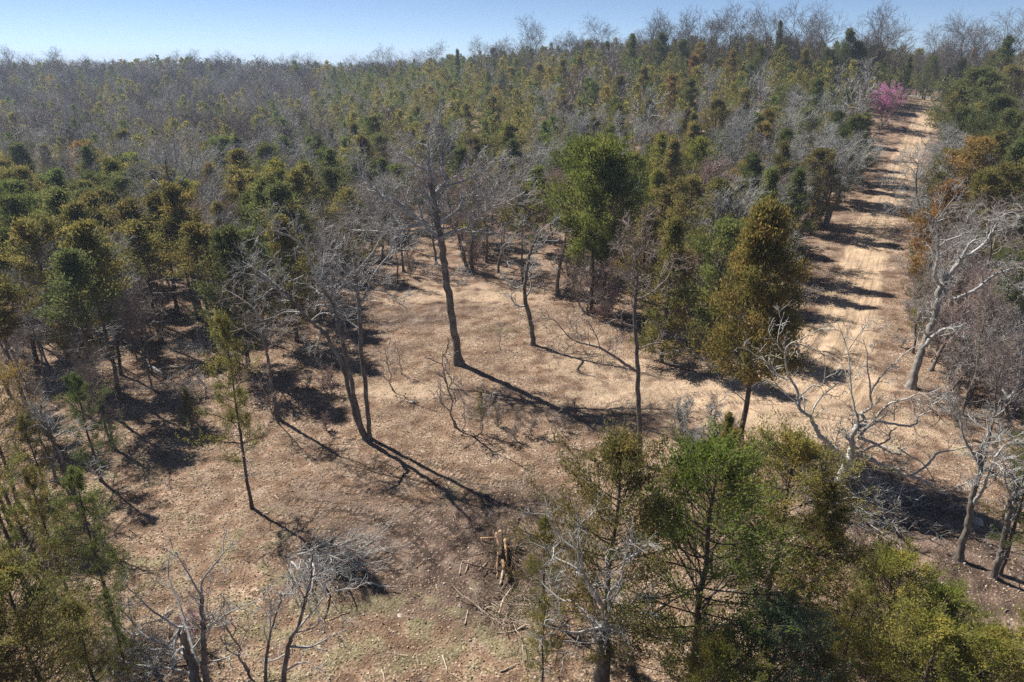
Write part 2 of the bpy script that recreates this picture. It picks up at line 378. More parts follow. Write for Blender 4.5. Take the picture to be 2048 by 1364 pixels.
# ------------------------------------------------------------------ ground sheet
def axis(segs):
    out = []
    for a, b, st in segs:
        out.append(np.linspace(a, b, max(2, int(round(abs(b - a) / st)) + 1))[:-1])
    return np.concatenate(out + [[segs[-1][1]]])
gx = axis([(-3100, -1000, 100), (-1000, -300, 25), (-300, -90, 5), (-90, -32, 1.0), (-32, 46, .22), (46, 115, .6), (115, 300, 5), (300, 1000, 25), (1000, 3100, 100)])
gy = axis([(-1000, -100, 60), (-100, 8, 6), (8, 17, 1), (17, 62, .22), (62, 100, .5), (100, 200, 1.2), (200, 500, 6), (500, 1500, 30), (1500, 3100, 100)])
GX, GY = np.meshgrid(gx, gy)
GZ = height(GX, GY)
def polydist(pts, X, Y):
    """distance to polyline, along-distance, signed side"""
    best = np.full(X.shape, 1e9); al = np.zeros(X.shape); sd = np.zeros(X.shape); acc = 0
    for (x0, y0), (x1, y1) in zip(pts[:-1], pts[1:]):
        dx, dy = x1 - x0, y1 - y0; l = math.hypot(dx, dy)
        t = np.clip(((X - x0) * dx + (Y - y0) * dy) / l ** 2, 0, 1)
        qx = X - x0 - t * dx; qy = Y - y0 - t * dy; d = np.hypot(qx, qy)
        s = np.sign(qx * dy - qy * dx); b = d < best
        best = np.where(b, d, best); al = np.where(b, acc + t * l, al); sd = np.where(b, s * d, sd); acc += l
    return best, al, sd
def gpoly(px): return [tuple(G(a, b)[:2]) for a, b in px]
def smooth_poly(px, n=40):
    p = np.array(gpoly(px)); q, _ = resample(p, np.zeros(len(p)), n); return [tuple(a) for a in q]
road_pts = [(108, 188)] + smooth_poly([(1862,200),(1838,262),(1805,330),(1775,400),(1748,460),(1722,540),(1695,620),(1662,700),(1610,770)], 30)
rdist, rlong, rside = polydist(road_pts, GX, GY)
hw = np.clip(2.2 + (66 - GY) * .05, 2.1, 3.6)
roadm = np.clip(1.5 - rdist / hw, 0, 1) * (GY > 36)
soil = np.zeros(GX.shape + (4,), np.float32)
soil[..., 3] = np.clip(roadm, 0, 1)
near = (GY < 75) & (GY > 5) & (np.abs(GX) < 75)
def blob(px, py, rx, ry, ch, st, ang=0):
    c = G(px, py); dx = GX - c[0]; dy = GY - c[1]
    ca, sa = math.cos(ang), math.sin(ang)
    u = (dx * ca + dy * sa) / rx; v = (-dx * sa + dy * ca) / ry
    soil[..., ch] = np.maximum(soil[..., ch], st * np.exp(-(u * u + v * v) ** 1.5 * .7))
for a in [(1640,750,5,4.5,3,1.0),(1540,790,5,3,3,.85),(1400,800,5,3,3,.6),(1600,850,6,3,0,1.2),(1750,860,6,3.5,0,.7),(1330,790,7,4,0,.9),(1200,730,5,3,0,.8),
          (1000,590,7,4,0,.75),(850,590,5,3,0,.8),(800,780,3.4,1.2,0,1.2),(870,775,2,1,0,1.0),(1130,690,6,4,0,.45),(640,680,5,3,0,.45),(1660,660,3,4,0,.5),
          (1850,880,8,3,0,.45),(1300,870,4,2,0,.5),(950,640,6,3,0,.4),
          (900,1090,5.0,3.2,1,1.0),(1010,1130,3.6,3.6,1,1.1),(780,1060,4.2,2.6,1,.62),(700,1000,4,2.5,1,.42),(700,1120,3,2,1,.7),(1050,1010,3,2,1,.75),
          (860,1190,3.5,1.8,1,.55),(820,640,5,2.2,1,.55),(900,620,5,2,1,.4),(780,700,3.5,2,1,.3),(1750,1010,4,2.5,1,.9),(1850,1120,4,2.2,1,1.1),(1960,1230,4,2,1,.9),(1090,560,4,3,1,.1),
          (560,900,8,5,2,.22),(660,1260,6,3,2,.85),(880,1290,6,2.6,2,.85),(400,1130,6,5,2,.6),(460,1250,5,3,2,.65),(120,1000,5,6,2,.75),(930,990,2.4,1,2,.6),(840,780,2.5,.8,2,.45),(1010,660,3,1.4,2,.5),(730,570,8,1.6,2,.35),(1900,900,6,3,2,.4)]:
    blob(*a)
# two-wheel / tracked machine tread marks
tracks = [[(590,985),(680,995),(780,1020),(860,1075),(900,1120)], [(620,1045),(700,1050),(780,1085),(850,1140)], [(560,960),(640,930),(760,920),(900,950)],
          [(740,690),(790,640),(880,612),(990,612),(1090,640)], [(760,660),(860,640),(980,650),(1100,700)],
          [(1230,905),(1130,950),(1060,1010),(1020,1080)], [(1160,900),(1090,950),(1040,1000)], [(1250,850),(1400,800),(1560,790),(1640,760)],[(1560,840),(1680,850),(1800,900)],
          [(820,940),(930,975),(1040,985),(1110,960)]]
trk = np.zeros(GX.shape + (3,), np.float32)
trk[..., 0] = rlong; trk[..., 1] = rside
sub = np.where(near.any(axis=1))[0]; ys = slice(sub[0], sub[-1] + 1)
sub = np.where(near.any(axis=0))[0]; xs = slice(sub[0], sub[-1] + 1)
for tpx in tracks:
    pts = smooth_poly(tpx, 24)
    d, al, sd = polydist(pts, GX[ys, xs], GY[ys, xs])
    L_ = al.max()
    m_ = np.clip(1.35 - np.abs(np.abs(sd) - .85) / .3, 0, 1) * (d < 1.4) * (al > .05) * (al < L_ - .05)
    cur = trk[ys, xs]
    b = m_ > cur[..., 2]
    cur[..., 2] = np.where(b, m_, cur[..., 2]); cur[..., 0] = np.where(b, al, cur[..., 0])
    so_ = soil[ys, xs]; so_[..., 1] = np.maximum(so_[..., 1], m_ * .24)
    GZ[ys, xs] -= .022 * m_
gn = np.random.default_rng(5)
# churned lumps in the dark soil, ruts in the road
lump = gn.normal(0, 1, GZ.shape)
lump = (lump + np.roll(lump, 1, 0) + np.roll(lump, 1, 1) + np.roll(np.roll(lump, 1, 0), 1, 1)) / 4
nm = (near & (GX > -32) & (GX < 46) & (GY > 17) & (GY < 62))
GZ += np.where(nm, lump * (.03 + .09 * np.clip(soil[..., 1], 0, 1)) * (1 - .9 * np.clip(soil[..., 3], 0, 1)), 0)
GZ -= .16 * np.exp(-((np.abs(rside) - .95) / .38) ** 2) * np.clip(roadm * 2, 0, 1) * np.clip((61 - GY) / 6, 0, 1)
ny, nx = GX.shape
V = np.stack([GX, GY, GZ], -1).reshape(-1, 3)
ii = (np.arange(ny - 1)[:, None] * nx + np.arange(nx - 1)[None]).ravel()
F = np.stack([ii, ii + 1, ii + nx + 1, ii + nx], 1)
fc = soil[..., 3].ravel()[F].mean(1)
def sub_sheet(name, sel, mat, kindlabel=None):
    f = F[sel]; u, inv = np.unique(f, return_inverse=True)
    me = make_mesh(name, V[u], inv.reshape(f.shape), [mat], smooth=True)
    a = me.color_attributes.new('soil', 'FLOAT_COLOR', 'POINT'); a.data.foreach_set('color', soil.reshape(-1, 4)[u].ravel())
    a = me.attributes.new('track', 'FLOAT_VECTOR', 'POINT'); a.data.foreach_set('vector', trk.reshape(-1, 3)[u].ravel())
    o = link(name, me); tag(o, kind='structure'); return o
sub_sheet('ground', fc < .5, M['ground'])
sub_sheet('dirt_road', fc >= .5, M['ground'])
# paved road crossing beyond the top of the dirt track
def strip(name, pts, half, mat, lift=.03, n=40):
    p, _ = resample(np.array(pts, float), np.zeros(len(pts)), n)
    t = unit(np.gradient(p, axis=0)); nrm = np.stack([-t[:, 1], t[:, 0]], 1)
    cols = []
    for o_ in np.linspace(-half, half, 7):
        q = p + nrm * o_; cols.append(np.stack([q[:, 0], q[:, 1], height(q[:, 0], q[:, 1]) + lift + .04 * (1 - (o_ / half) ** 2)], 1))
    A = np.stack(cols, 1).reshape(-1, 3)
    i = (np.arange(n - 1)[:, None] * 7 + np.arange(6)[None]).ravel()
    me = make_mesh(name, A, np.stack([i, i + 1, i + 8, i + 7], 1), [mat], smooth=True)
    return tag(link(name, me), kind='structure')
strip('road', [(60, 205), (85, 196), (106, 190), (130, 186), (165, 184)], 3.4, M['asphalt'], .12)

def soil_at(x, y):
    i = np.clip(np.searchsorted(gy, y), 0, ny - 1); j = np.clip(np.searchsorted(gx, x), 0, nx - 1)
    return soil[i, j]
def zg(x, y):
    """height of the built sheet"""
    i = np.clip(np.searchsorted(gy, y) - 1, 0, ny - 2); j = np.clip(np.searchsorted(gx, x) - 1, 0, nx - 2)
    fy = (y - gy[i]) / (gy[i + 1] - gy[i]); fx = (x - gx[j]) / (gx[j + 1] - gx[j])
    return (GZ[i, j] * (1 - fx) + GZ[i, j + 1] * fx) * (1 - fy) + (GZ[i + 1, j] * (1 - fx) + GZ[i + 1, j + 1] * fx) * fy
# ------------------------------------------------------------------ tree prototypes (mesh data only)
def bare_proto(seed, H=12., fork=.38, spread=1., limbs=9, dens=(7, 6, 5), mats=('bark', 'limb'), tr=.17, up=.10, thin=.012, multi=1, wig=.22, tone=False, ang=.95, lfk=.36):
    g = np.random.default_rng(seed)
    T = Soup(); C = Soup()
    n = 14
    Ps = []; Rs = []
    for q in range(multi):
        lean = g.normal(0, .06, 2) if multi == 1 else g.normal(0, .22, 2)
        z = np.linspace(-.25, H * (.80 if multi == 1 else .7 + .2 * g.random()), n)
        wob = np.cumsum(g.normal(0, .09, (n, 2)), 0)
        P = np.stack([lean[0] * z + wob[:, 0] + (g.normal(0, .2) if multi > 1 else 0), lean[1] * z + wob[:, 1], z], 1)
        R = tr * (1 - np.linspace(0, 1, n)) ** .8 + thin * 1.2
        R[0] *= 2.3; R[1] *= 1.12
        z[1] = .35; P[1, 2] = .35
        Ps.append(P); Rs.append(R)
    P0 = np.stack(Ps); R0 = np.stack(Rs)
    T.tubes(P0, R0, 7)
    lf = lfk * H * spread
    P1, R1 = spawn(g, P0, R0, limbs, fork, .98, ang, lf, wig, up, 9, .62, .03, .02, .45)
    C.tubes(P1, R1, 4)
    P2, R2 = spawn(g, P1, R1, dens[0], .22, 1, .75, lf * .42, wig, up * .8, 6, .6, .018, .012, .4)
    C.tubes(P2, R2, 3)
    P3, R3 = spawn(g, P2, R2, dens[1], .2, 1, .7, lf * .21, wig, up * .8, 4, .6, thin, thin * .8, .3)
    C.tubes(P3, R3, 3)
    P4, R4 = spawn(g, P3, R3, dens[2], .2, 1, .65, lf * .12, wig, up * .8, 3, .7, thin * .8, thin * .55, .3)
    C.tubes(P4, R4, 3)
    out = {'trunk': T.mesh('trunk', [M[mats[0]]], True), 'crown': None}
    if tone:
        Vv, Ff, tn = leafcards(g, P4, 2, .2, .06, .14, .08, .2, .8)
        C2 = Soup(); C2.add(Vv, Ff, 0, tn); out['leaf'] = C2.mesh('leaf', [LEAF['bud']], False, True)
    out['crown'] = C.mesh('crown', [M[mats[1]]], True)
    out['H'] = H
    return out
def cedar_proto(seed, H=10., cb=.12, Rm=3.0, nb=62, k=7, q=25, L=.21, W=.065, shape='cone', tr=.13, jit=.17, lower=1.25, gap=0., dead=6):
    g = np.random.default_rng(seed)
    T = Soup(); C = Soup()
    n = 12; z = np.linspace(-.2, H * .97, n)
    P0 = np.stack([np.cumsum(g.normal(0, .05, n)), np.cumsum(g.normal(0, .05, n)), z], 1)[None]
    R0 = (tr * (1 - np.linspace(0, 1, n)) ** .9 + .02)[None]; R0[0, 0] *= 1.35
    T.tubes(P0, R0, 6)
    t = cb + (1 - cb) * (np.arange(nb) + g.random(nb)) / nb
    if gap:                                    # bare stretches between tiers of foliage
        t = cb + (1 - cb) * ((t - cb) / (1 - cb) + gap * .035 * np.sin((t - cb) / (1 - cb) * 2 * np.pi * 6))
        t = np.clip(t, cb, .995)
    u = (t - cb) / (1 - cb)
    if shape == 'cone': prof = np.minimum(1, u * 5 + .45) * (1 - u) ** .85 + .07
    elif shape == 'egg': prof = np.minimum(1, u * 3 + .35) * np.clip(1 - u ** 2.1, 0, 1) ** .65 + .04
    else: prof = np.minimum(1, u * 4 + .5) * (1 - u) ** .6 * np.where(g.random(nb) < .35, .45, 1.1) + .06
    ln = Rm * prof * (.48 + .85 * g.random(nb))
    s = t * (n - 1) ; i = np.minimum(s.astype(int), n - 2); f = (s - i)[:, None]
    pos = P0[0, i] * (1 - f) + P0[0, i + 1] * f
    az = np.arange(nb) * 2.39996 + g.normal(0, .35, nb)
    an = (lower - .55 * u) + g.normal(0, .12, nb)              # angle from the vertical
    d = np.stack([np.cos(az) * np.sin(an), np.sin(az) * np.sin(an), np.cos(an)], 1)
    m1 = 7; P1 = np.empty((nb, m1, 3)); P1[:, 0] = pos
    for j in range(1, m1):
        P1[:, j] = P1[:, j - 1] + d * (ln / (m1 - 1))[:, None]
        d = d + g.normal(0, .10, d.shape); d[:, 2] += .05; d = unit(d)
    R1 = (.012 + .022 * ln / Rm)[:, None] * np.linspace(1, .3, m1)[None]
    C.tubes(P1, R1, 3, 0)
    P2, R2 = spawn(g, P1, R1, k, .25, 1, .65, ln * .42 + .15, .16, .12, 4, .6, .009, .006, .35)
    C.tubes(P2, R2, 3, 0)
    low = g.random((nb, 2))
    tp = np.clip(np.repeat(low, k, 0) * .6 + g.random((nb * k, 2)) * .4, 0, 1)
    Vv, Ff, tn = leafcards(g, P2, q, .05, jit, L, W, .35, .45, tp)
    LV = Soup(); LV.add(Vv, Ff, 0, tn)
    Vv, Ff, tn = leafcards(g, P1[:, -3:], q * 2, .0, jit, L, W, .35, .45, low)
    LV.add(Vv, Ff, 0, tn)
    if dead:                                   # dead grey stubs under the crown
        Pd, Rd = spawn(g, P0, R0, dead, .18, max(.3, cb + .1), 1.3, Rm * .6, .12, -.02, 6, .25, .02, .01, .1); C.tubes(Pd, Rd, 3, 1)
        Pe, Re = spawn(g, Pd, Rd, 4, .3, 1, .7, Rm * .25, .12, 0, 4, .5, .012, .007, .1); C.tubes(Pe, Re, 3, 1)
    return {'trunk': T.mesh('trunk', [M['bark_dark']], True), 'crown': C.mesh('crown', [M['bark_dark'], M['limb']], True),
            'foliage': LV.mesh('foliage', [LEAF['green']], False, True), 'H': H, 'R': Rm}
BARE = [bare_proto(11), bare_proto(12, fork=.45, spread=.85), bare_proto(13, fork=.30, limbs=11), bare_proto(14, spread=1.15, up=.04, wig=.3),
        bare_proto(15, multi=2, limbs=6, fork=.4), bare_proto(16, fork=.5, limbs=10, up=.18), bare_proto(17, H=12, fork=.55, spread=.7, limbs=9, up=.2)]
UPB = [bare_proto(21, fork=.16, limbs=12, up=.10, wig=.10, ang=.62, lfk=.52, dens=(8, 5, 4), mats=('bark', 'limb_dark')), bare_proto(22, fork=.22, limbs=14, up=.12, wig=.09, ang=.55, lfk=.50, dens=(8, 5, 4), mats=('bark', 'limb_dark')),
       bare_proto(23, fork=.2, multi=2, limbs=8, up=.10, wig=.12, ang=.6, lfk=.48, dens=(8, 5, 4), mats=('bark', 'limb_dark')), bare_proto(24, fork=.3, limbs=11, up=.08, wig=.16, ang=.7, lfk=.48, dens=(8, 6, 5), mats=('bark', 'limb_dark'))]
SHR = [bare_proto(31, H=4.5, fork=.1, limbs=8, spread=.9, dens=(6, 5, 4), tr=.035, thin=.010, multi=4, up=.2, mats=('limb_brown', 'limb_brown')),
       bare_proto(32, H=4.5, fork=.1, limbs=9, spread=1.0, dens=(6, 5, 4), tr=.04, thin=.010, multi=3, up=.15, mats=('limb_brown', 'limb_brown')),
       bare_proto(33, H=4.5, fork=.12, limbs=7, spread=.8, dens=(6, 5, 4), tr=.03, thin=.010, multi=5, up=.25, mats=('limb_brown', 'limb_brown'))]
SAP = [bare_proto(41, H=5, fork=.25, limbs=9, spread=.6, dens=(4, 3, 2), tr=.05, thin=.009, up=.25, mats=('limb_brown', 'limb_brown')),
       bare_proto(42, H=5, fork=.2, limbs=10, spread=.7, dens=(4, 3, 2), tr=.045, thin=.009, up=.2, mats=('limb_brown', 'limb_brown'))]
CED = {'cone': [cedar_proto(51, cb=.08), cedar_proto(52, cb=.05, Rm=2.3), cedar_proto(53, cb=.14, Rm=2.8, nb=62)],
       'egg': [cedar_proto(54, shape='egg', cb=.15, Rm=2.7, nb=62), cedar_proto(55, shape='egg', cb=.2, Rm=2.4), cedar_proto(56, shape='egg', cb=.1, Rm=2.9, nb=64)],
       'tall': [cedar_proto(62, shape='egg', cb=.36, Rm=3.1, nb=92, k=7, q=40, L=.2, W=.065, lower=1.35, dead=10), cedar_proto(63, shape='cone', cb=.30, Rm=3.2, nb=92, k=7, q=40, L=.18, W=.06, lower=1.4, dead=8)],
       'airy': [cedar_proto(57, shape='x', cb=.28, Rm=2.4, nb=46, k=6, q=36, jit=.16, lower=1.45, dead=12), cedar_proto(58, shape='x', cb=.35, Rm=2.6, nb=42, k=6, q=36, jit=.16, lower=1.4, dead=14)],
       'pole': [cedar_proto(59, H=11, shape='cone', cb=.58, Rm=2.3, nb=36, dead=14, tr=.11), cedar_proto(60, H=11, shape='egg', cb=.64, Rm=2.0, nb=32, dead=16, tr=.10), cedar_proto(61, H=11, shape='x', cb=.55, Rm=2.3, nb=40, dead=16, tr=.10)]}
# finer foliage for the cedars close to the camera
CEDN = {'cone': [cedar_proto(71, cb=.08, nb=100, k=8, q=30, L=.115, W=.04, jit=.09, Rm=3.1)],
        'egg': [cedar_proto(72, shape='egg', cb=.22, nb=92, k=8, q=30, L=.115, W=.04, jit=.10, Rm=3.4, lower=1.35), cedar_proto(73, shape='egg', cb=.14, nb=96, k=8, q=30, L=.115, W=.04, jit=.10, Rm=3.1, lower=1.35)],
        'airy': [cedar_proto(74, shape='x', cb=.16, Rm=3.0, nb=60, k=7, q=34, L=.115, W=.04, jit=.10, lower=1.45, dead=14), cedar_proto(75, shape='x', cb=.30, Rm=2.8, nb=52, k=7, q=34, L=.115, W=.04, jit=.10, lower=1.4, dead=12)]}
REG = []        # every tree: dict(o, kind, colour, px, py, H, label)
def inst(name, proto, x, y, H, wid=1., rz=0., leaf=None, limb=None, z=None):
    s = H / proto['H']
    root = bpy.data.objects.new(name, None); COL.objects.link(root)
    root.empty_display_size = .3
    root.location = (x, y, zg(x, y) - .05 if z is None else z); root.rotation_euler = (0, 0, rz); root.scale = (s * wid, s * wid, s)
    for part in ('trunk', 'crown', 'foliage', 'leaf'):
        if proto.get(part) is None: continue
        c = bpy.data.objects.new({'crown': 'branches' if 'foliage' in proto else 'crown', 'leaf': 'buds'}.get(part, part), proto[part]); COL.objects.link(c); c.parent = root
        mt = leaf if part in ('foliage', 'leaf') else (limb if part == 'crown' else None)
        if mt is not None:
            c.material_slots[0].link = 'OBJECT'; c.material_slots[0].material = mt
    return root
rg = random.Random(77)
OCC = []
def reg(o, kind, colour, x, y, H, label=None):
    z = zg(x, y) + H * .75
    px, py, d = proj(x, y, z)
    px2, py2, _ = proj(x, y, zg(x, y) + H)
    REG.append(dict(o=o, kind=kind, colour=colour, px=px, py=py2, H=H, label=label, d=d, x=x, y=y))
    OCC.append((x, y))
def off_road(x, y):
    if y < 38 or y > 215: return x, y
    d, a, sd = polydist(road_pts, np.array([x]), np.array([y])); d = float(d[0]); sd = float(sd[0])
    need = 5.6
    if d < need:
        q = -1 if sd > 0 else 1
        return x + (need - d) * q * .86, y - (need - d) * q * .5
    return x, y
def cedar(px, top, H=10, wid=1., colour='olive', form='cone', base=None, label=None, idx=None, Y=None):
    if base is not None: x, y = hit(px, base) if not isinstance(base, tuple) else hit(*base)
    elif Y is not None:
        p = at(px, top, Y); x, y = p[0], p[1]; H = max(4, p[2] - h1(x, y))
    else:
        r = hit(px, top, H)
        if r is None: return
        x, y = off_road(*r)
    if base is not None and top is not None: H = max(3, at(px, top, y)[2] - h1(x, y))
    nearf = y < 42 and form in CEDN
    lst = CEDN[form] if nearf else CED[form]
    p = lst[rg.randrange(len(lst)) if idx is None else idx % len(lst)]
    s = H / p['H']
    o = inst('cedar_tree', p, x, y, H, wid, rg.random() * 6.28, LEAF[colour])
    reg(o, 'cedar', colour, x, y, H, label)
    return o
LM = {'grey': 'limb', 'brownish': 'limb_brown', 'pinkish': 'limb_pink', 'dark': 'limb_dark'}
def bare(px, top, H=12, wid=1., colour='grey', base=None, label=None, Y=None, protos=None, name='bare_tree', bud=False):
    if base is not None: x, y = hit(px, base) if not isinstance(base, tuple) else hit(*base); H = max(2, at(px, top, y)[2] - h1(x, y)) if top is not None else H
    elif Y is not None:
        p = at(px, top, Y); x, y = p[0], p[1]; H = max(4, p[2] - h1(x, y))
    else:
        r = hit(px, top, H)
        if r is None: return
        x, y = off_road(*r)
    ps = protos or BARE
    o = inst(name, ps[rg.randrange(len(ps))], x, y, H, wid, rg.random() * 6.28, None, M[LM[colour]])
    reg(o, {'bare_tree': 'bare tree', 'shrub': 'shrub', 'sapling': 'sapling'}[name], colour, x, y, H, label)
    return o
# ------------------------------------------------------------------ traced trees
def traced(name, label, base, paths, cat='tree', trunks=1, mats=('bark', 'limb'), dens=(7, 6, 4), bl=2.0, seed=1, up=.08, rad0=None, t0=.25, depth=.55, Yoff=0., wig=.24, thin=.011, kind='bare tree', colour='grey'):
    """paths: list of (pixel points, r0, r1); the first `trunks` are stems. Each path lies at its own distance."""
    g = np.random.default_rng(seed)
    bx, by = hit(*base); by += 0
    bz = zg(bx, by)
    root = link(name, None, None, (bx, by, bz - .02)); root.empty_display_size = .3
    O = np.array([bx, by, bz - .02])
    done = []
    top = 0
    for i, (pts, r0, r1) in enumerate(paths):
        pts = np.array(pts, float)
        # length of the stroke in metres
        if i < trunks or not done:
            Y = by; slope = g.normal(0, .08)
        else:
            best = min(((np.hypot(q[0] - pts[0, 0], q[1] - pts[0, 1]), q[2]) for q in done)); Y = best[1]
            slope = g.uniform(.3, 1) * depth * (1 if g.random() < .5 else -1)
        W = []; acc = 0; prev = None
        for j, (a, b) in enumerate(pts):
            p = at(a, b, Y + slope * acc)
            if prev is not None: acc += np.linalg.norm(p - prev); p = at(a, b, Y + slope * acc)
            prev = p; W.append(p)
            done.append((a, b, Y + slope * acc))
        for (a, b), (c, d_), u in [((pts[j]), (pts[j + 1]), j) for j in range(len(pts) - 1)]:
            ya = W[u][1]; yb = W[u + 1][1]
            for f in (.25, .5, .75): done.append((a + (c - a) * f, b + (d_ - b) * f, ya + (yb - ya) * f))
        W = np.array(W) - O
        n = max(8, 4 * len(pts))
        P, R = resample(W, np.linspace(r0, r1, len(W)), n)
        P = P + np.concatenate([[[0, 0, 0]], g.normal(0, r0 * .16, (n - 1, 3))])
        if i < trunks:
            if P[0, 2] > -.3: P[0, 2] = -.25
            R[0] *= 1.9; R[1] *= 1.15
        P = P[None]; R = R[None]
        s = Soup(); s.tubes(P, R, 8 if i < trunks else 5)
        ob = link('trunk' if i < trunks else 'limb', s.mesh('trunk' if i < trunks else 'limb', [M[mats[0] if i < trunks else mats[1]]], True), root)
        ln = float(np.linalg.norm(np.diff(P[0], axis=0), axis=1).sum())
        b = min(bl, .55 * ln + .3)
        kk = max(3, int(dens[0] * max(.45, min(1.8, ln / 4.5))))
        P1, R1 = spawn(g, P, R, kk, (.6 if i < trunks else t0), 1, .8, b, wig, up, 7, .5, .02, .012, .35)
        c = Soup(); c.tubes(P1, R1, 4)
        P2, R2 = spawn(g, P1, R1, dens[1], .2, 1, .75, b * .48, wig, up, 5, .6, thin * 1.25, thin, .3); c.tubes(P2, R2, 3)
        P3, R3 = spawn(g, P2, R2, dens[2], .2, 1, .7, b * .25, wig, up, 4, .6, thin, thin * .6, .3); c.tubes(P3, R3, 3)
        tw = link('twigs', c.mesh('twigs', [M[mats[1]]], True), ob)
        top = max(top, float(P[0, :, 2].max()))
    reg(root, kind, colour, bx, by, top, label)
    return root
def sc(off, k, pts): return [(off[0] + a / k, off[1] + b / k) for a, b in pts]
A_ = lambda *p: sc((680, 230), 4.871, p)
traced('oak_tree', 'tallest grey oak with a thick straight trunk standing in the middle of the clearing', (917, 728), [
  ([(919,727),(908,660),(899,600),(891,550),(885,500),(881,476),(877,452),(873,419),(866,392),(861,363)], .30, .19),
  (A_((980,1200),(850,1080),(700,970),(570,860),(450,810),(330,720),(200,640)), 0.257, 0.060),
  (A_((880,650),(860,500),(860,400),(860,320),(780,260)), 0.176, 0.045),
  (A_((900,800),(1040,640),(1000,550),(995,430),(970,310),(930,180),(920,60)), 0.176, 0.045),
  (A_((1000,420),(1080,300),(1150,150)), 0.081, 0.030),
  (A_((1040,640),(1200,560),(1320,480)), 0.081, 0.030),
  (A_((1040,690),(1250,620),(1400,510),(1500,440)), 0.108, 0.030),
  (A_((860,540),(740,490),(680,420),(540,370)), 0.121, 0.038),
  (A_((800,1000),(740,800),(650,680),(660,570)), 0.108, 0.030),
  (A_((950,1080),(1150,920),(1230,800),(1400,790),(1550,710),(1750,600)), 0.162, 0.038),
  (A_((980,1250),(1030,1170),(1250,1100),(1300,1010),(1450,900),(1600,860),(1800,760)), 0.162, 0.038),
  (A_((850,1060),(650,1100),(540,1150),(250,1130),(100,1120)), 0.149, 0.045),
  (A_((540,1150),(380,1050),(200,960)), 0.081, 0.030),
  (A_((300,700),(220,520),(120,420)), 0.081, 0.030),
  (A_((1170,900),(1250,1000),(1300,870),(1320,700)), 0.068, 0.030),
  ([(886,545),(872,532),(862,540)], .05, .015), ([(888,560),(905,548),(925,552)], .05, .015)], dens=(11, 7, 5), bl=2.4, seed=101)
B_ = lambda *p: sc((480, 420), 4.871, p)
traced('oak_tree', 'grey oak splitting low into three leaning stems, at the left side of the clearing', (733, 877), [
  ([(731,880),(715,845),(700,790),(684,730),(669,700),(648,665),(622,642),(590,608),(562,580),(535,560),(505,545)], .16, .06),
  ([(735,880),(722,850),(708,790),(689,700),(680,660),(672,630),(664,605),(650,585),(640,568)], .15, .08),
  ([(739,880),(738,850),(731,780),(722,700),(720,650),(718,605),(714,580),(710,555)], .155, .09),
  (B_((780,730),(700,530),(640,400),(560,300),(400,220),(260,190)), .09, .02),
  (B_((780,730),(810,600),(820,430),(825,200)), .09, .02),
  (B_((900,910),(930,800),(1010,700),(870,600)), .06, .02),
  (B_((1110,650),(1170,560),(1300,400),(1350,300)), .09, .02),
  (B_((1130,620),(1030,520),(940,440),(820,430)), .06, .02),
  (B_((1170,920),(1230,800),(1270,700),(1280,660),(1400,500),(1500,400),(1600,340)), .09, .02),
  (B_((1250,770),(1400,790),(1500,850),(1570,890)), .05, .015),
  (B_((1060,720),(930,620),(860,560)), .05, .02),
  (B_((700,1080),(780,1010),(880,1010),(960,1060)), .05, .02),
  (B_((1190,1180),(1060,1080),(1030,1020)), .06, .02),
  (B_((1050,1050),(1140,990)), .03, .015),
  (B_((400,780),(250,640),(120,560),(20,500)), .08, .02),
  (B_((600,1000),(450,990),(330,1040),(200,1080)), .06, .02),
  (B_((620,640),(480,690),(430,600)), .04, .015),
  (B_((780,1240),(740,1310),(640,1350)), .05, .015)], trunks=3, dens=(8, 6, 4), bl=1.7, seed=102)
traced('oak_tree', 'small gnarled oak with a curled stub limb, right of the tallest grey oak', (1067, 690), [
  ([(1067,692),(1064,660),(1058,630),(1050,598),(1049,570),(1053,545),(1058,515),(1066,490),(1075,470)], .22, .07),
  ([(1050,612),(1038,612),(1026,602),(1022,590),(1030,582)], .10, .04),
  ([(1050,598),(1062,575),(1058,545),(1068,525)], .08, .03),
  ([(1053,545),(1035,530),(1012,515),(1003,500),(1010,488),(1022,485)], .10, .03),
  ([(1066,500),(1085,492),(1098,470),(1110,460)], .06, .02),
  ([(1060,510),(1048,490),(1040,470)], .06, .02),
  ([(1054,560),(1075,550),(1095,552),(1110,540)], .05, .015),
  ([(1048,570),(1030,575),(1015,560),(995,555)], .05, .015),
  ([(1075,470),(1060,450),(1050,435)], .05, .015), ([(1075,470),(1095,450),(1120,445)], .05, .015)], dens=(6, 6, 4), bl=1.5, seed=103, wig=.4)
traced('bare_tree', 'slender tree with one long low branch reaching left, on the sandy patch', (1280, 928), [
  ([(1280,928),(1279,880),(1277,800),(1275,740),(1272,690),(1269,640),(1271,590),(1275,560),(1272,520),(1268,480)], .17, .05),
  ([(1273,742),(1250,728),(1228,712),(1203,697),(1180,690),(1160,685),(1140,675),(1124,658),(1110,640)], .10, .02),
  ([(1271,655),(1250,648),(1232,635),(1215,615),(1200,600)], .07, .02),
  ([(1271,600),(1295,590),(1315,575),(1335,555),(1345,530)], .07, .02),
  ([(1275,560),(1262,540),(1250,520),(1245,495)], .05, .02), ([(1272,520),(1290,500),(1300,475)], .05, .02),
  ([(1228,712),(1235,690),(1250,680)], .03, .015), ([(1274,700),(1295,690),(1320,685),(1345,690)], .04, .015),
  ([(1268,480),(1255,460),(1250,440)], .04, .015), ([(1268,480),(1285,460),(1290,435)], .04, .015)], dens=(7, 6, 5), bl=1.6, seed=104, mats=('bark', 'limb_brown'), colour='brownish')
D_ = lambda *p: sc((1628, 820), 4.871, p)
C_ = lambda *p: sc((1480, 620), 4.871, p)
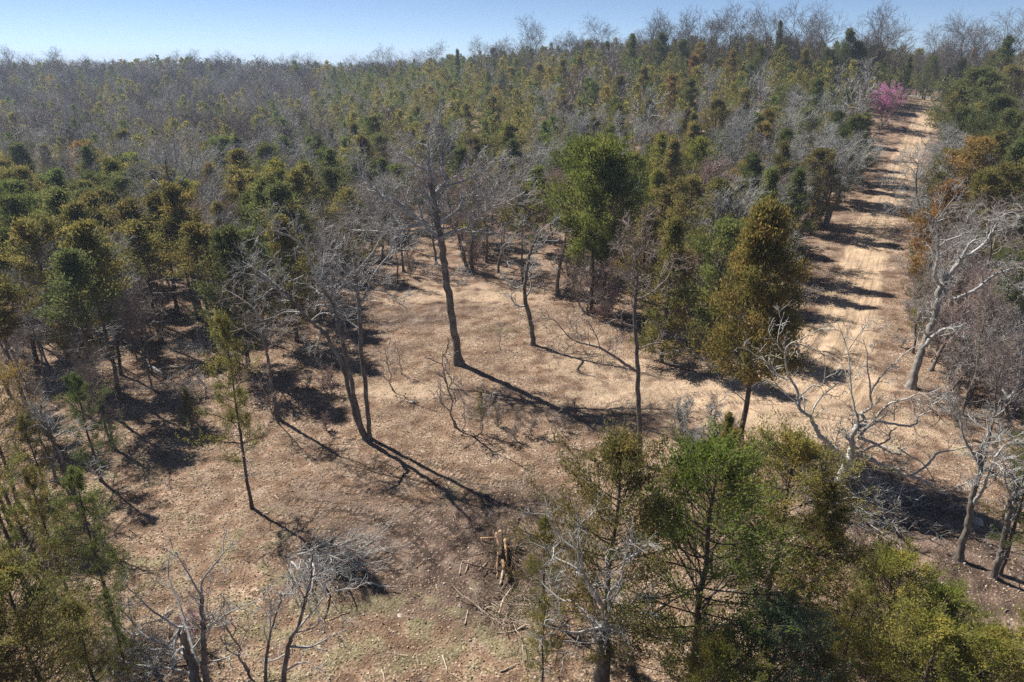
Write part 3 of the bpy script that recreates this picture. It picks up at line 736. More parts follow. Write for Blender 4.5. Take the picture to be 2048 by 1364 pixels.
traced('oak_tree', 'pale crooked oak with wide twisting limbs over the bare earth at lower right', (1652, 1003), [
  (D_((110,900),(170,820),(270,640),(320,520),(350,470),(370,400),(372,330),(385,210),(440,160)), .27, .12),
  (D_((320,510),(270,460),(200,380),(120,300),(60,250),(0,150)) + C_((690,1040),(590,970),(570,870),(530,740),(480,650)), .17, .06),
  (C_((480,650),(450,540),(440,430),(470,340),(600,280),(760,190)), .06, .015),
  (C_((470,680),(380,640),(300,560),(250,500),(130,430),(30,340)), .055, .015),
  (C_((570,930),(490,860),(390,770),(340,700),(310,640)), .05, .015),
  (C_((700,1010),(750,900),(880,770),(960,715),(1050,690)), .06, .02),
  (C_((590,830),(700,740),(800,730),(830,600),(820,430)), .05, .015),
  (C_((440,430),(370,340),(380,200),(430,20)), .035, .012),
  (D_((440,160),(490,145),(500,110),(470,40)) + C_((1180,1010),(1230,980),(1280,930),(1280,800),(1400,620),(1500,530),(1600,420),(1750,340)), .11, .02),
  (C_((1270,850),(1265,700),(1240,560),(1240,420),(1200,290)), .06, .015),
  (D_((430,155),(420,60)) + C_((1130,1000),(1090,850),(1070,600),(1050,400),(1000,250),(960,140)), .08, .015),
  (C_((1050,400),(1130,280),(1200,180),(1280,60)), .035, .012),
  (D_((450,250),(480,200),(580,130),(650,110),(850,150),(950,150),(1010,120),(1010,70),(1150,0)), .10, .03),
  (C_((1880,920),(1960,870),(2040,790)), .04, .015),
  (C_((1310,1070),(1420,940),(1520,890),(1650,860),(1720,820),(1850,810),(1990,740)), .07, .015),
  (C_((1400,930),(1500,540)), .02, .01) if False else (C_((1500,1080),(1510,920)), .03, .012),
  (D_((390,420),(470,440),(550,470),(660,550),(760,550),(850,620),(1000,660),(1130,720),(1210,790),(1310,810),(1450,720),(1600,660),(1850,630),(2046,720)), .12, .025),
  (D_((950,640),(1090,550),(1210,420),(1330,395),(1440,370),(1640,330),(1850,290),(2000,240)), .065, .015),
  (D_((430,265),(530,300),(640,350),(740,410),(850,430)), .10, .05),
  (D_((820,370),(940,450),(1060,520),(1150,650),(1190,720)), .05, .015),
  (D_((460,410),(560,360),(650,330),(740,280),(740,220),(810,170)), .07, .03),
  (D_((330,650),(400,660),(450,640),(430,560),(430,480)), .05, .03),
  (D_((470,570),(600,580),(700,620),(780,720)), .03, .012)], dens=(4, 4, 3), bl=1.35, seed=105, wig=.3, t0=.3, depth=.45, mats=('limb_pale', 'limb_pale'))
E_ = lambda *p: sc((1728, 360), 4.872, p)
J_ = lambda *p: sc((1728, 600), 4.872, p)
traced('oak_tree', 'massive leaning oak with broken hollow crown right of the dirt road', (1822, 775), [
  (J_((460,830),(500,690),(550,520),(600,400),(650,250),(700,150)) + E_((740,1100),(770,1010),(800,960)), .27, .18),
  (E_((800,950),(860,890),(930,800),(960,750)), .20, .15),
  (E_((960,750),(1000,670),(1050,600),(1130,570)), .13, .04),
  (E_((960,750),(1090,690),(1200,580),(1260,490),(1300,400),(1400,320),(1559,290)), .11, .03),
  (E_((770,1050),(690,940),(710,820),(720,680),(715,550),(695,430),(760,330),(900,140)), .12, .03),
  (E_((720,680),(790,600),(950,540),(1060,480),(1050,420)), .08, .02),
  (J_((560,480),(650,380),(750,300),(850,280),(950,250),(1010,220)), .17, .06),
  (J_((930,255),(1060,285),(1200,290)), .09, .04),
  (J_((1200,290),(1330,230),(1450,210),(1559,200)), .06, .03),
  (E_((880,1160),(1000,1110),(1130,1040),(1250,940),(1400,880),(1540,850)), .14, .05),
  (E_((1160,1000),(1160,860),(1240,800)), .06, .02),
  (E_((1340,880),(1430,1000),(1559,1140)), .05, .02),
  (J_((600,340),(575,220),(585,60)), .07, .03),
  (E_((900,140),(905,60)), .03, .015), (E_((1180,540),(1100,430),(1000,250)), .04, .015)], dens=(8, 6, 5), bl=1.7, seed=106, wig=.34, mats=('limb_mid', 'limb'), thin=.009)
traced('bare_tree', 'two thin pale stems rising from one root among brown brush at right', (1938, 808), [
  (J_((1010,1005),(1015,800),(1040,640),(1050,500),(1020,380)), .085, .03),
  (J_((1040,1010),(1070,780),(1200,570),(1330,400),(1450,300)), .10, .03),
  (J_((1020,380),(1150,320),(1300,230)), .03, .015), (J_((1130,630),(1000,630),(870,640)), .03, .015), (J_((1230,540),(1330,480),(1420,500)), .03, .015)], trunks=2, dens=(6, 6, 4), bl=1.5, seed=107)
traced('bare_tree', 'forked grey tree cut by the right edge beside dark cedar', (2024, 866), [
  (J_((1450,1290),(1400,1150),(1385,1060),(1400,970)), .15, .10),
  (J_((1400,970),(1500,820),(1530,650),(1545,480),(1560,420)), .09, .04),
  (J_((1400,970),(1350,850),(1340,740),(1260,660),(1200,610)), .07, .02),
  (J_((1385,1060),(1250,1160),(1210,1180)), .05, .02), (J_((1380,1060),(1240,1070)), .03, .015)], dens=(8, 6, 4), bl=1.6, seed=108)
F_ = lambda *p: sc((160, 1060), 4.452, p)
traced('bare_tree', 'grey many-stemmed tree with a snapped top at the bottom edge, left of centre', (412, 1395), [
  ([(402,1400)] + F_((1020,1300),(990,1180),(950,1080),(900,900)), .20, .12),
  ([(420,1400)] + F_((1120,1300),(1105,1150),(1100,1000),(1090,800),(1080,600)), .14, .07),
  (F_((1080,600),(1090,450),(1200,300),(1300,180),(1380,110)), .05, .012),
  (F_((1080,600),(1040,520),(940,350),(850,200)), .045, .012),
  (F_((1050,1200),(960,900),(900,700),(800,470),(780,300),(830,150)), .07, .012),
  (F_((940,860),(860,860),(740,780),(620,700),(500,580),(390,470)), .06, .015),
  (F_((960,1120),(780,1040),(580,940),(460,800),(420,600)), .06, .015),
  (F_((580,940),(450,920),(350,830),(340,740)), .035, .012),
  (F_((1010,1290),(850,1240),(600,1210),(400,1170),(260,1040),(230,960)), .055, .015),
  (F_((1000,1070),(1100,940),(1200,830),(1400,700),(1650,600)), .05, .012),
  (F_((1100,900),(1250,780),(1450,670)), .035, .012),
  (F_((820,1240),(850,1000),(900,830)), .06, .04),
  (F_((900,870),(800,1000),(650,1180),(540,1340)), .035, .015),
  (F_((1080,1200),(1320,1130),(1400,1050)), .04, .012),
  (F_((1120,1000),(1160,850),(1130,680),(1170,420)), .03, .01),
  (F_((460,800),(360,710),(260,640)), .03, .01)], trunks=2, dens=(5, 4, 3), bl=.9, seed=109, thin=.006, t0=.3)
H_ = lambda *p: sc((540, 1020), 3.657, p)
traced('bare_tree', 'grey spreading tree at the bottom edge below the grey brush pile', (566, 1392), [
  (H_((90,1360),(100,1258),(130,1000),(200,870),(260,650),(300,500),(310,330)), .12, .02),
  (H_((200,880),(330,720),(450,600),(640,570)), .045, .012), (H_((140,1000),(300,1000),(450,920),(560,870)), .05, .012),
  (H_((110,1180),(250,1110),(400,1180)), .04, .012), (H_((125,1050),(20,1100),(-60,1080)), .04, .012),
  (H_((300,500),(380,430),(450,300)), .03, .01), (H_((260,650),(200,560),(120,430)), .03, .01), (H_((180,900),(320,860),(420,740)), .03, .01)],
  dens=(6, 5, 3), bl=.9, seed=110, thin=.006)
traced('bare_tree', 'slim upright grey tree at the bottom edge between two larger grey trees', (530, 1392), [
  ([(530,1400)] + F_((1650,1353),(1670,1050),(1700,900),(1780,650),(1790,560)), .08, .015),
  (F_((1680,1000),(1640,900),(1660,750),(1600,650)), .03, .01), (F_((1690,900),(1700,700),(1690,600)), .03, .01), (F_((1790,650),(1880,560)), .02, .01)],
  dens=(5, 4, 3), bl=.7, seed=111, thin=.006)
K_ = lambda *p: sc((1000, 960), 3.376, p)
traced('bare_tree', 'grey tree with lichen-pale twigs in front of bottom centre olive cedar', (1200, 1400), [
  (K_((675,1480),(678,1364),(682,1200),(690,1090),(700,1000)), .26, .17),
  (K_((700,1000),(740,900),(740,760),(820,670),(840,520),(880,400)), .08, .015),
  (K_((690,1000),(600,920),(500,830),(380,790),(270,680)), .09, .015),
  (K_((700,860),(620,740),(560,620),(530,460),(540,250)), .085, .015),
  (K_((560,620),(450,560),(340,500),(270,390)), .05, .012), (K_((530,480),(420,400),(350,290),(320,200)), .04, .012),
  (K_((700,990),(500,1030),(370,1000),(240,960)), .05, .012), (K_((740,990),(830,920),(960,900),(1050,840)), .05, .012),
  (K_((830,920),(880,840),(910,800)), .025, .01), (K_((840,540),(930,490),(970,430)), .03, .01),
  (K_((700,1050),(800,1110),(900,1110)), .03, .012), (K_((700,1000),(690,860),(650,740)), .05, .015), (K_((500,830),(430,740),(340,680)), .035, .012)],
  dens=(7, 6, 4), bl=1.25, seed=112, thin=.0065)
traced('bare_tree', 'tall straight grey tree at left whose crown rises high above the cedars', (398, 622), [
  ([(398,624),(392,590),(385,550),(375,510),(366,475),(359,450),(349,410),(342,376),(334,345),(330,310)], .27, .06),
  ([(345,392),(325,375),(308,362),(292,348),(280,335)], .12, .03), ([(345,380),(362,362),(376,345),(384,325),(388,305)], .10, .03),
  ([(354,430),(330,425),(300,420),(275,405)], .09, .02), ([(357,440),(380,425),(405,415),(430,395)], .09, .02),
  ([(360,455),(335,448),(300,452),(270,446),(242,440)], .09, .025), ([(362,460),(390,452),(425,455),(455,445)], .08, .02),
  ([(338,360),(352,335),(350,300),(345,275)], .08, .02), ([(334,345),(315,320),(310,290)], .07, .02), ([(350,415),(325,400),(290,385),(262,360)], .07, .02), ([(376,345),(405,335),(430,315)], .05, .02)],
  dens=(9, 7, 5), bl=2.0, seed=113)
traced('bare_tree', 'broad grey tree with a fan of pale branches near the left edge', (184, 768), [
  ([(185,770),(180,740),(174,710),(168,680),(163,650),(160,620)], .22, .14),
  ([(163,650),(185,620),(215,600),(240,585),(262,570)], .11, .02), ([(160,620),(172,585),(195,550),(220,520),(240,500)], .12, .025),
  ([(160,625),(150,590),(145,550),(150,520),(165,480)], .11, .025), ([(162,640),(130,620),(100,590),(70,570),(30,555)], .12, .025),
  ([(163,655),(130,650),(90,625),(50,615),(5,600)], .10, .02), ([(165,665),(120,665),(80,650),(40,660)], .09, .02),
  ([(150,590),(120,560),(95,525),(80,500)], .08, .02), ([(145,550),(120,520),(110,490)], .06, .02), ([(172,585),(180,545),(178,510)], .06, .02),
  ([(166,670),(200,660),(235,640)], .06, .02), ([(215,600),(235,560)], .04, .02)], dens=(9, 7, 5), bl=2.0, seed=114)
traced('bare_tree', 'lichen-grey tree with short level branches leaning over open ground at left', (172, 1052), [
  ([(172,1054),(160,1015),(148,985),(135,955),(120,920),(108,890),(98,862),(86,835),(80,810)], .17, .04),
  ([(98,862),(75,850),(45,862),(20,870)], .05, .015), ([(104,880),(130,862),(150,868),(165,850)], .05, .015), ([(96,856),(88,838),(60,822)], .05, .015),
  ([(120,920),(90,915),(60,925)], .04, .015), ([(130,955),(95,965),(50,965),(15,970)], .05, .015), ([(108,890),(120,905),(125,925)], .05, .03),
  ([(100,866),(108,850),(105,835)], .04, .015), ([(140,965),(175,955),(200,935)], .03, .015)], dens=(6, 6, 4), bl=1.3, seed=115, thin=.008)
traced('bare_tree', 'dark-barked small tree left of the three-stemmed oak, thin crown', (554, 838), [
  ([(556,840),(550,805),(544,770),(539,740),(533,700),(526,665),(518,640)], .15, .06),
  ([(533,700),(555,680),(570,655)], .05, .02), ([(530,690),(505,670),(480,655)], .05, .02), ([(518,640),(500,610),(470,590),(445,575)], .06, .02), ([(518,640),(530,605),(525,575)], .06, .02),
  ([(556,838),(545,825),(532,790),(520,760),(512,735)], .05, .02)], dens=(7, 6, 5), bl=1.6, seed=116, mats=('bark', 'limb_brown'), colour='brownish')
traced('bare_tree', 'bent leaning trunk at the right edge, nearer and further left of the pair', (1916, 1118), [
  ([(1916,1120),(1926,1080),(1938,1040),(1944,1000),(1952,970),(1962,935),(1958,900)], .17, .09),
  ([(1962,935),(1945,905),(1930,880),(1922,850),(1918,820)], .08, .02), ([(1944,1010),(1965,980),(1975,950),(1990,915)], .10, .03),
  ([(1990,915),(2010,890),(2035,880)], .05, .02), ([(1958,900),(1975,870),(1972,830)], .05, .02)], dens=(6, 6, 4), bl=1.4, seed=117, mats=('bark', 'limb'))
traced('bare_tree', 'bent leaning trunk at the right edge, the lower right one of the pair', (1984, 1157), [
  ([(1984,1159),(1997,1120),(2008,1080),(2016,1040),(2024,1000),(2035,960)], .15, .08),
  ([(2012,1050),(2035,1030),(2055,1000)], .06, .02), ([(2024,1000),(2010,960),(2012,930)], .05, .02)], dens=(6, 6, 4), bl=1.3, seed=118, mats=('bark', 'limb'))
# ------------------------------------------------------------------ cedars read off the photograph
cedar(1183, 285, colour='bright green', form='tall', base=626, wid=.92, idx=0, label='single large bright green cedar with a dark bare trunk behind the clearing')
cedar(1480, 405, colour='golden', form='tall', base=888, wid=.80, idx=1, label='big golden-brown cedar between the clearing and the dirt road')
cedar(505, 628, colour='olive', form='airy', base=1016, wid=.62, idx=1, label='thin see-through cedar on forked trunks in the open left foreground')
cedar(1210, 885, colour='olive', form='egg', base=1372, wid=.95, idx=0, label='olive cedar behind the pale-twigged bare tree at bottom centre')
cedar(1385, 872, colour='bright green', form='egg', base=(1385, 1370), wid=1.1, idx=1, label='largest bright green cedar in the lower right clump')
cedar(1530, 872, colour='golden', form='egg', base=(1525, 1225), wid=1.25, idx=0, label='broad rust-tinged cedar at the top right of the lower right clump')
cedar(1620, 960, colour='golden', form='cone', base=(1610, 1230), wid=1.0, label='lower rust-tinged cedar on the right flank of the lower right clump')
cedar(1415, 822, colour='olive', form='cone', base=(1420, 1130), wid=.62, label='narrow olive cedar top poking up over the lower right clump')
cedar(1745, 1106, colour='yellowish', form='egg', base=(1750, 1375), wid=1.35, idx=1, label='rounded yellow-green young cedar beside the dark churned soil at lower right')
cedar(1850, 1180, colour='bright green', form='egg', base=(1852, 1380), wid=1.6, idx=1, label='small green cedar just right of the rounded yellow-green one')
cedar(1905, 1255, colour='yellowish', form='egg', base=(1905, 1520), wid=1.5, idx=1, label='yellowish cedar at the bottom edge, lower right')
cedar(1795, 1250, colour='yellowish', form='egg', base=(1805, 1530), wid=1.5, idx=1, label='yellowish cedar at the bottom edge below the rounded young one')
cedar(2010, 1230, colour='olive', form='airy', base=(2015, 1450), wid=1.5, label='olive cedar in the bottom right corner')
cedar(1512, 1205, colour='blue-green', form='egg', base=(1512, 1480), wid=1.4, idx=1, label='blue-green cedar at the bottom edge')
cedar(1600, 1310, colour='olive', form='egg', base=(1600, 1520), wid=1.1, label='low olive cedar at the bottom edge, right of the blue-green one')
cedar(1660, 1180, colour='olive', form='airy', base=(1665, 1420), wid=.9, label='thin olive cedar over leaf litter in the lower right clump')
cedar(1400, 1285, colour='yellowish', form='egg', base=(1400, 1560), wid=1.2, idx=0, label='yellow-tipped cedar at the bottom edge under the bright green one')
cedar(1065, 1035, colour='olive', form='airy', base=(1085, 1240), wid=.95, label='low olive cedar right beside the slash pile')
cedar(1085, 1190, colour='olive', form='airy', base=(1085, 1370), wid=.85, label='sparse young cedar at the bottom edge below the slash pile')
cedar(2000, 905, colour='green', form='airy', base=(1998, 1150), wid=1.0, label='light green cedar over the pair of bent trunks at the right edge')
cedar(2045, 780, colour='bright green', form='cone', base=(2052, 960), wid=.9, label='bright green cedar cut by the right edge beside the forked grey tree')
cedar(150, 745, colour='green', form='airy', base=(202, 960), wid=.95, label='open-branched green cedar at left, right of the lichen-grey tree')
cedar(170, 935, colour='green', form='airy', base=(235, 1265), wid=.75, label='green cedar with layered sprays at lower left above the corner mass')
cedar(120, 930, colour='olive', form='airy', base=(150, 1235), wid=.62, label='dark sparse cedar at lower left beside the layered green one')
cedar(20, 720, colour='rusty', form='egg', base=(40, 1010), wid=.9, label='rust-brown cedar cut by the left edge')
cedar(75, 830, colour='olive', form='airy', base=(110, 1050), wid=.8, label='olive cedar just right of the rust-brown one at the left edge')
cedar(-5, 880, colour='yellowish', form='airy', base=(50, 1170), wid=.9, label='yellow-green cedar at the left edge above two thin brown trunks')
cedar(90, 1140, colour='olive', form='egg', base=(120, 1500), wid=1.0, label='dense olive cedar in the bottom left corner')
cedar(30, 1240, colour='olive', form='egg', base=(60, 1560), wid=1.2, label='lowest olive cedar, half cut by the bottom left corner')
cedar(10, 1130, colour='rusty', form='egg', base=(20, 1480), wid=.9, label='brown-tipped cedar at the very bottom left edge')
cedar(180, 1200, colour='olive', form='airy', base=(215, 1440), wid=.9, label='olive cedar between the bottom left corner and the snapped grey tree')
cedar(255, 1180, colour='green', form='airy', base=(270, 1400), wid=.5, label='dark slim cedar just left of the snapped grey tree')
cedar(195, 570, colour='olive', form='airy', base=(184, 768), wid=1.0, label='olive cedar hanging below the fan of pale branches at left')
cedar(395, 790, colour='olive', form='cone', base=(385, 858), wid=.9, label='small olive cedar at the edge of open ground left of the thin cedar')
cedar(965, 790, colour='olive', form='airy', base=(962, 865), wid=.6, label='tiny thin olive cedar sapling in the middle of the clearing')
for p in [(240,255,'olive'),(205,372,'olive'),(122,352,'green'),(60,345,'dark green'),(30,283,'olive'),(85,280,'olive'),(155,278,'orange-brown'),(5,335,'green'),(8,405,'orange-brown'),(250,420,'olive'),
          (300,330,'olive'),(430,395,'olive'),(500,380,'green'),(560,420,'olive'),(455,450,'dark green'),(620,268,'green'),(585,330,'olive'),(660,330,'dark green'),(705,240,'olive'),(745,225,'olive'),(660,250,'green'),
          (520,225,'yellowish'),(400,238,'olive'),(790,210,'olive'),(835,205,'olive'),(880,190,'green'),(930,200,'olive'),(985,185,'dark green'),(1010,235,'bright green'),(880,240,'olive'),(940,265,'olive'),(1025,270,'dark green'),(700,370,'olive'),
          (1090,235,'green'),(1150,270,'dark green'),(1265,300,'yellowish'),(1320,330,'yellowish'),(1385,345,'olive'),(1440,350,'olive'),(1375,210,'olive'),(1430,190,'olive'),(1300,190,'olive'),(1240,145,'olive'),(1180,150,'green'),
          (1490,170,'olive'),(1540,210,'rusty'),(1590,160,'dark green'),(1640,150,'green'),(1680,215,'dark green'),(1600,330,'green'),(1530,240,'rusty'),(1450,255,'dark green'),(1345,280,'olive'),(1505,300,'dark green'),(1570,275,'olive'),
          (965,135,'golden'),(1020,128,'golden'),(1075,120,'olive'),(1125,112,'olive'),(1225,100,'golden'),(1160,105,'golden'),(1390,105,'orange-brown'),(1440,112,'golden'),(1345,140,'rusty'),(1290,125,'olive'),(1500,120,'green'),(1385,150,'green'),(900,160,'olive'),(850,175,'olive'),(1130,180,'golden'),
          (1300,400,'olive'),(1350,430,'olive'),(1455,430,'green'),(1650,290,'olive'),(1545,330,'green'),(1700,170,'green'),(1720,225,'dark green'),(1785,225,'olive'),(1815,220,'green')]:
    cedar(p[0], p[1] + 6, 9 + rg.random() * 3, 1.05 + .3 * rg.random(), p[2], rg.choice(['cone', 'cone', 'egg']))
# right of the dirt road
for p in [(1960,135,'dark green',14,1.7),(1900,160,'olive',12,1.3),(2025,130,'olive',13,1.3),(1995,190,'dark green',13,1.3),(1925,215,'dark green',11,1.1),(1965,275,'rusty',12,1.25),(1905,300,'olive',10,1.1),(1900,365,'orange-brown',11,1.25),(1860,345,'green',8,1.0),
          (1855,430,'green',7,.9),(1850,480,'green',5,.9),(1848,545,'olive',4,1.0),(2030,220,'dark green',12,1.2),(2010,330,'olive',11,1.2),(1845,600,'olive',3,1.0),(2050,480,'green',8,1.0)]:
    cedar(p[0], p[1], p[3], p[4], p[2], 'egg')
# skyline
for p in [(1562,44,168,.5,'dark green'),(1698,58,160,.9,'dark green'),(1265,66,192,1.1,'dark green'),(1325,66,186,1.1,'dark green'),(1215,82,205,1.0,'dark green'),(915,98,262,1.0,'dark green'),(986,96,250,.9,'dark green'),(1368,78,178,1.1,'dark green'),(1405,84,172,1.0,'rusty'),
          (1868,112,178,1.2,'dark green'),(1930,118,180,1.2,'dark green'),(2020,72,150,1.3,'dark green'),(1985,104,160,1.2,'olive'),(1750,90,165,1.2,'green'),(1720,84,160,1.3,'dark green'),(1660,100,160,1.2,'green'),(1820,112,165,1.0,'dark green'),(1175,84,215,1.0,'olive'),(1100,96,230,1.1,'rusty'),(1465,100,165,1.2,'rusty'),(1520,92,162,1.0,'green'),(1610,98,160,1.2,'olive'),(1850,140,186,1.0,'dark green'),(1900,135,184,1.0,'dark green')]:
    cedar(p[0], p[1], colour=p[4], form='egg' if rg.random() < .6 else 'cone', wid=p[3] * .8, Y=p[2])
for p in [(625,112,360),(785,102,280),(868,95,300),(825,108,320),(955,86,250),(1000,78,240),(1063,50,235),(1122,72,242),(1150,66,232),(1210,48,222),(1300,40,200),(1345,52,198),(1400,30,190),(1432,38,184),(1475,17,176),(1540,24,178),(1585,60,172),(1650,22,166),(1615,44,176),(1770,28,166),(1805,58,172),(1735,62,168),(1873,66,182),(1940,32,186),(1975,62,190),(1908,88,192),(2042,46,156),(1850,110,192),(1255,75,210),(1180,75,225),(1505,50,182),(1375,55,195)]:
    bare(p[0], p[1], colour='dark', Y=p[2], protos=UPB, wid=1.0 + .3 * rg.random())
for p in [(8,102,330),(42,117,350),(95,106,340),(180,118,350),(290,116,350),(345,110,345),(383,109,350),(432,110,350),(470,111,352),(520,113,350),(590,116,345),(690,118,340),(735,112,300)]:
    bare(p[0], p[1], colour='dark', Y=p[2], protos=UPB, wid=1.1)
# grey crowns standing out of the green slope
for p in [(705,172),(690,200),(1060,168),(1105,150),(1098,205),(1190,190),(1230,200),(1275,205),(1235,245),(1330,200),(1455,235),(1420,120),(1490,215),(1075,250),(505,180),(450,150),(642,230),(560,290),(420,325),(480,285),(60,245),(150,240),(380,235),
          (1530,350),(1480,330),(1565,330),(1885,225),(1935,245),(1852,262),(1870,270),(1700,250),(1640,240),(1790,240),(600,190),(750,150),(800,160),(300,180),(240,200),(340,215),(650,165),(550,170),(580,215)]:
    bare(p[0], p[1] + 5, 11 + rg.random() * 2, 1.05, 'grey')
for p in [(1608,250,420),(1665,228,420),(1590,440,None),(1618,300,None)]:
    bare(p[0], p[1], 12 if p[2] else 10, .8, 'grey')
bare(1095, 300, 13, .95, 'pinkish', base=(1118, 590), label='pinkish-grey bare tree just left of the large bright green cedar')
bare(935, 300, 13, 1.1, 'pinkish', base=(940, 545), label='pale upright tree directly behind the tallest grey oak')
bare(2035, 380, 13, 1.1, 'brownish'); bare(2000, 540, 10, .8, 'brownish'); bare(2045, 650, 9, .9, 'brownish'); bare(1990, 600, 7, .8, 'brownish'); bare(1905, 280, 10, 1, 'grey'); bare(1920, 440, 10, 1, 'grey')
# saplings with visible stems in and round the clearing
for b, t, c in [((910,856),(868,650),'brownish'),((962,868),(985,760),'grey'),((786,782),(755,660),'brownish'),((806,748),(760,670),'brownish'),((492,1340),(488,1150),'brownish'),((1000,700),(1000,640),'brownish'),((1420,905),(1440,760),'grey'),
                ((1365,900),(1390,780),'grey'),((1700,910),(1690,800),'grey'),((1660,905),(1655,820),'grey'),((925,860),(930,770),'grey'),((1890,830),(1900,720),'brownish'),((2040,1180),(2030,1100),'grey'),((645,760),(640,700),'brownish'),((1820,640),(1830,540),'brownish'),((1110,880),(1120,800),'brownish')]:
    bare(b[0], t[1], colour=c, base=b, protos=SAP, name='sapling')
bare(1995, 1110, 5, .6, 'grey', base=(1962, 1110), protos=SAP, name='sapling')
def pixz(x, y, H): return proj(x, y, h1(x, y) + H)
# ------------------------------------------------------------------ the woods in between
def in_clearing(x, y):
    px, py, d = proj(x, y, h1(x, y))
    # clearing outline in the photograph, walked on the ground
    return _inside(px, py)
CLR = [(560,640),(640,600),(730,575),(850,560),(950,548),(1010,565),(1090,590),(1180,640),(1290,665),(1370,700),(1440,690),(1560,690),(1640,560),(1680,440),(1720,350),(1790,240),(1850,190),(1850,260),(1830,400),(1800,520),(1790,640),(1790,760),(1850,820),(2060,860),(2060,1060),(1990,1400),
       (1560,1420),(1250,1500),(600,1600),(300,1500),(240,1000),(230,860),(400,800),(380,740),(560,700)]
def _inside(px, py):
    c = False; n = len(CLR); j = n - 1
    for i in range(n):
        xi, yi = CLR[i]; xj, yj = CLR[j]
        if (yi > py) != (yj > py) and px < (xj - xi) * (py - yi) / (yj - yi) + xi: c = not c
        j = i
    return c
def road_d(x, y):
    return float(polydist(road_pts, np.array([x]), np.array([y]))[0][0])
cand = []
yy = 22.0
while yy < 330:
    stp = 4.7 if yy < 120 else 5.2
    xw = yy * .82 + 6; xx = -xw
    while xx < xw:
        cand.append((xx + rg.uniform(-.48, .48) * stp, yy + rg.uniform(-.48, .48) * stp)); xx += stp
    yy += stp * .92
for _ in range(520):
    a = rg.uniform(-40, 640); b = rg.uniform(470, 790 if a < 330 else 640)
    r_ = hit(a, b)
    if r_: cand.append(r_)
rg.shuffle(cand)
cand.sort(key=lambda c: int(c[1] / 12))
def pick(seq):
    t = rg.random() * sum(s[1] for s in seq)
    for a, b in seq:
        t -= b
        if t <= 0: return a
    return seq[-1][0]
NB = NC = 0
grid = {}
for (x, y) in OCC: grid.setdefault((int(x // 6), int(y // 6)), []).append((x, y))
def crowded(x, y, r):
    a, b = int(x // 6), int(y // 6)
    for i in (-1, 0, 1):
        for j in (-1, 0, 1):
            for q in grid.get((a + i, b + j), ()):
                if (q[0] - x) ** 2 + (q[1] - y) ** 2 < r * r: return True
    return False
MAXC = 298; MAXB = 298
nc0 = sum(1 for r in REG if r['kind'] == 'cedar'); nb0 = sum(1 for r in REG if r['kind'] == 'bare tree')
FAR = []
for x, y in cand:
    z = h1(x, y)
    px0, py0, d = proj(x, y, z)
    if py0 > 1000 or _inside(px0, py0) or (y > 36 and y < 200 and road_d(x, y) < (5.6 if y < 60 else 7.6)): continue
    px, py, d = proj(x, y, z + 9)
    if px < -70 or px > 2110: continue
    stand = (px0 < 640 and py0 > 470)
    if crowded(x, y, 2.0 if stand else 3.2): continue
    # share of evergreens by place
    if px > 1840: pc = .72 if py < 420 else .12
    elif px > 1500: pc = .7
    elif px > 620: pc = .86 if py < 330 else .5
    else: pc = .30 if py < 265 else (.60 if py < 470 else .30)
    if px < 600 and py < 170: pc = .30
    if px < 290 and 400 < py < 660: pc = .10
    if 450 < px < 1080 and py > 340: pc = .22
    if 1180 < px < 1420 and py > 430: pc = .1
    if 1450 < px < 1700 and py > 250: pc = .4
    if px > 1680 and px < 1840: pc = .7
    if stand: pc = .38
    if y > 200: pc += .35 * math.sin(x * .05 + 2 * math.sin(y * .023)) * math.sin(y * .041)
    iscedar = rg.random() < pc
    if iscedar:
        if px > 850 and py < 260 and px < 1600: col = pick([('olive', 5), ('rusty', .7), ('golden', 1.6), ('green', 3.5), ('orange-brown', .15), ('yellowish', 1.2), ('dark green', 1.5)])
        elif px < 600: col = pick([('olive', 5), ('green', 3), ('dark green', 2), ('yellowish', 1), ('golden', .7), ('orange-brown', .12)])
        else: col = pick([('olive', 5), ('green', 3), ('dark green', 2.5), ('golden', 1.3), ('yellowish', 1.4)])
        H = rg.uniform(8, 12.5); form = rg.choice(['cone', 'cone', 'egg', 'airy'])
        if stand: form = 'pole'; H = rg.uniform(9, 12.5)
        elif y < 90 and px < 1100 and py > 300: form = rg.choice(['pole', 'pole', 'egg']); H = rg.uniform(9.5, 12.5)
        wid = rg.uniform(1.05, 1.5)
    else:
        col = pick([('grey', 6), ('brownish', 2.2), ('pinkish', 1.6)]) if y > 90 else pick([('grey', 3), ('brownish', 3), ('pinkish', 2)])
        H = rg.uniform(9.5, 13.5); form = None; wid = rg.uniform(.85, 1.3)
        if y < 95: H = rg.uniform(7, 11)
        if stand: wid = rg.uniform(.5, .8)
    grid.setdefault((int(x // 6), int(y // 6)), []).append((x, y))
    lim = (nc0 + NC < MAXC) if iscedar else (nb0 + NB < MAXB)
    if not lim:
        FAR.append((x, y, H, wid, iscedar, col)); continue
    if iscedar:
        p = CED[form][rg.randrange(len(CED[form]))]
        o = inst('cedar_tree', p, x, y, H, wid, rg.random() * 6.28, LEAF[col]); reg(o, 'cedar', col, x, y, H); NC += 1
    else:
        bud = False
        p = BARE[rg.randrange(len(BARE))]
        o = inst('bare_tree', p, x, y, H, wid, rg.random() * 6.28, None, M[LM[col]]); reg(o, 'bare tree', col, x, y, H); NB += 1
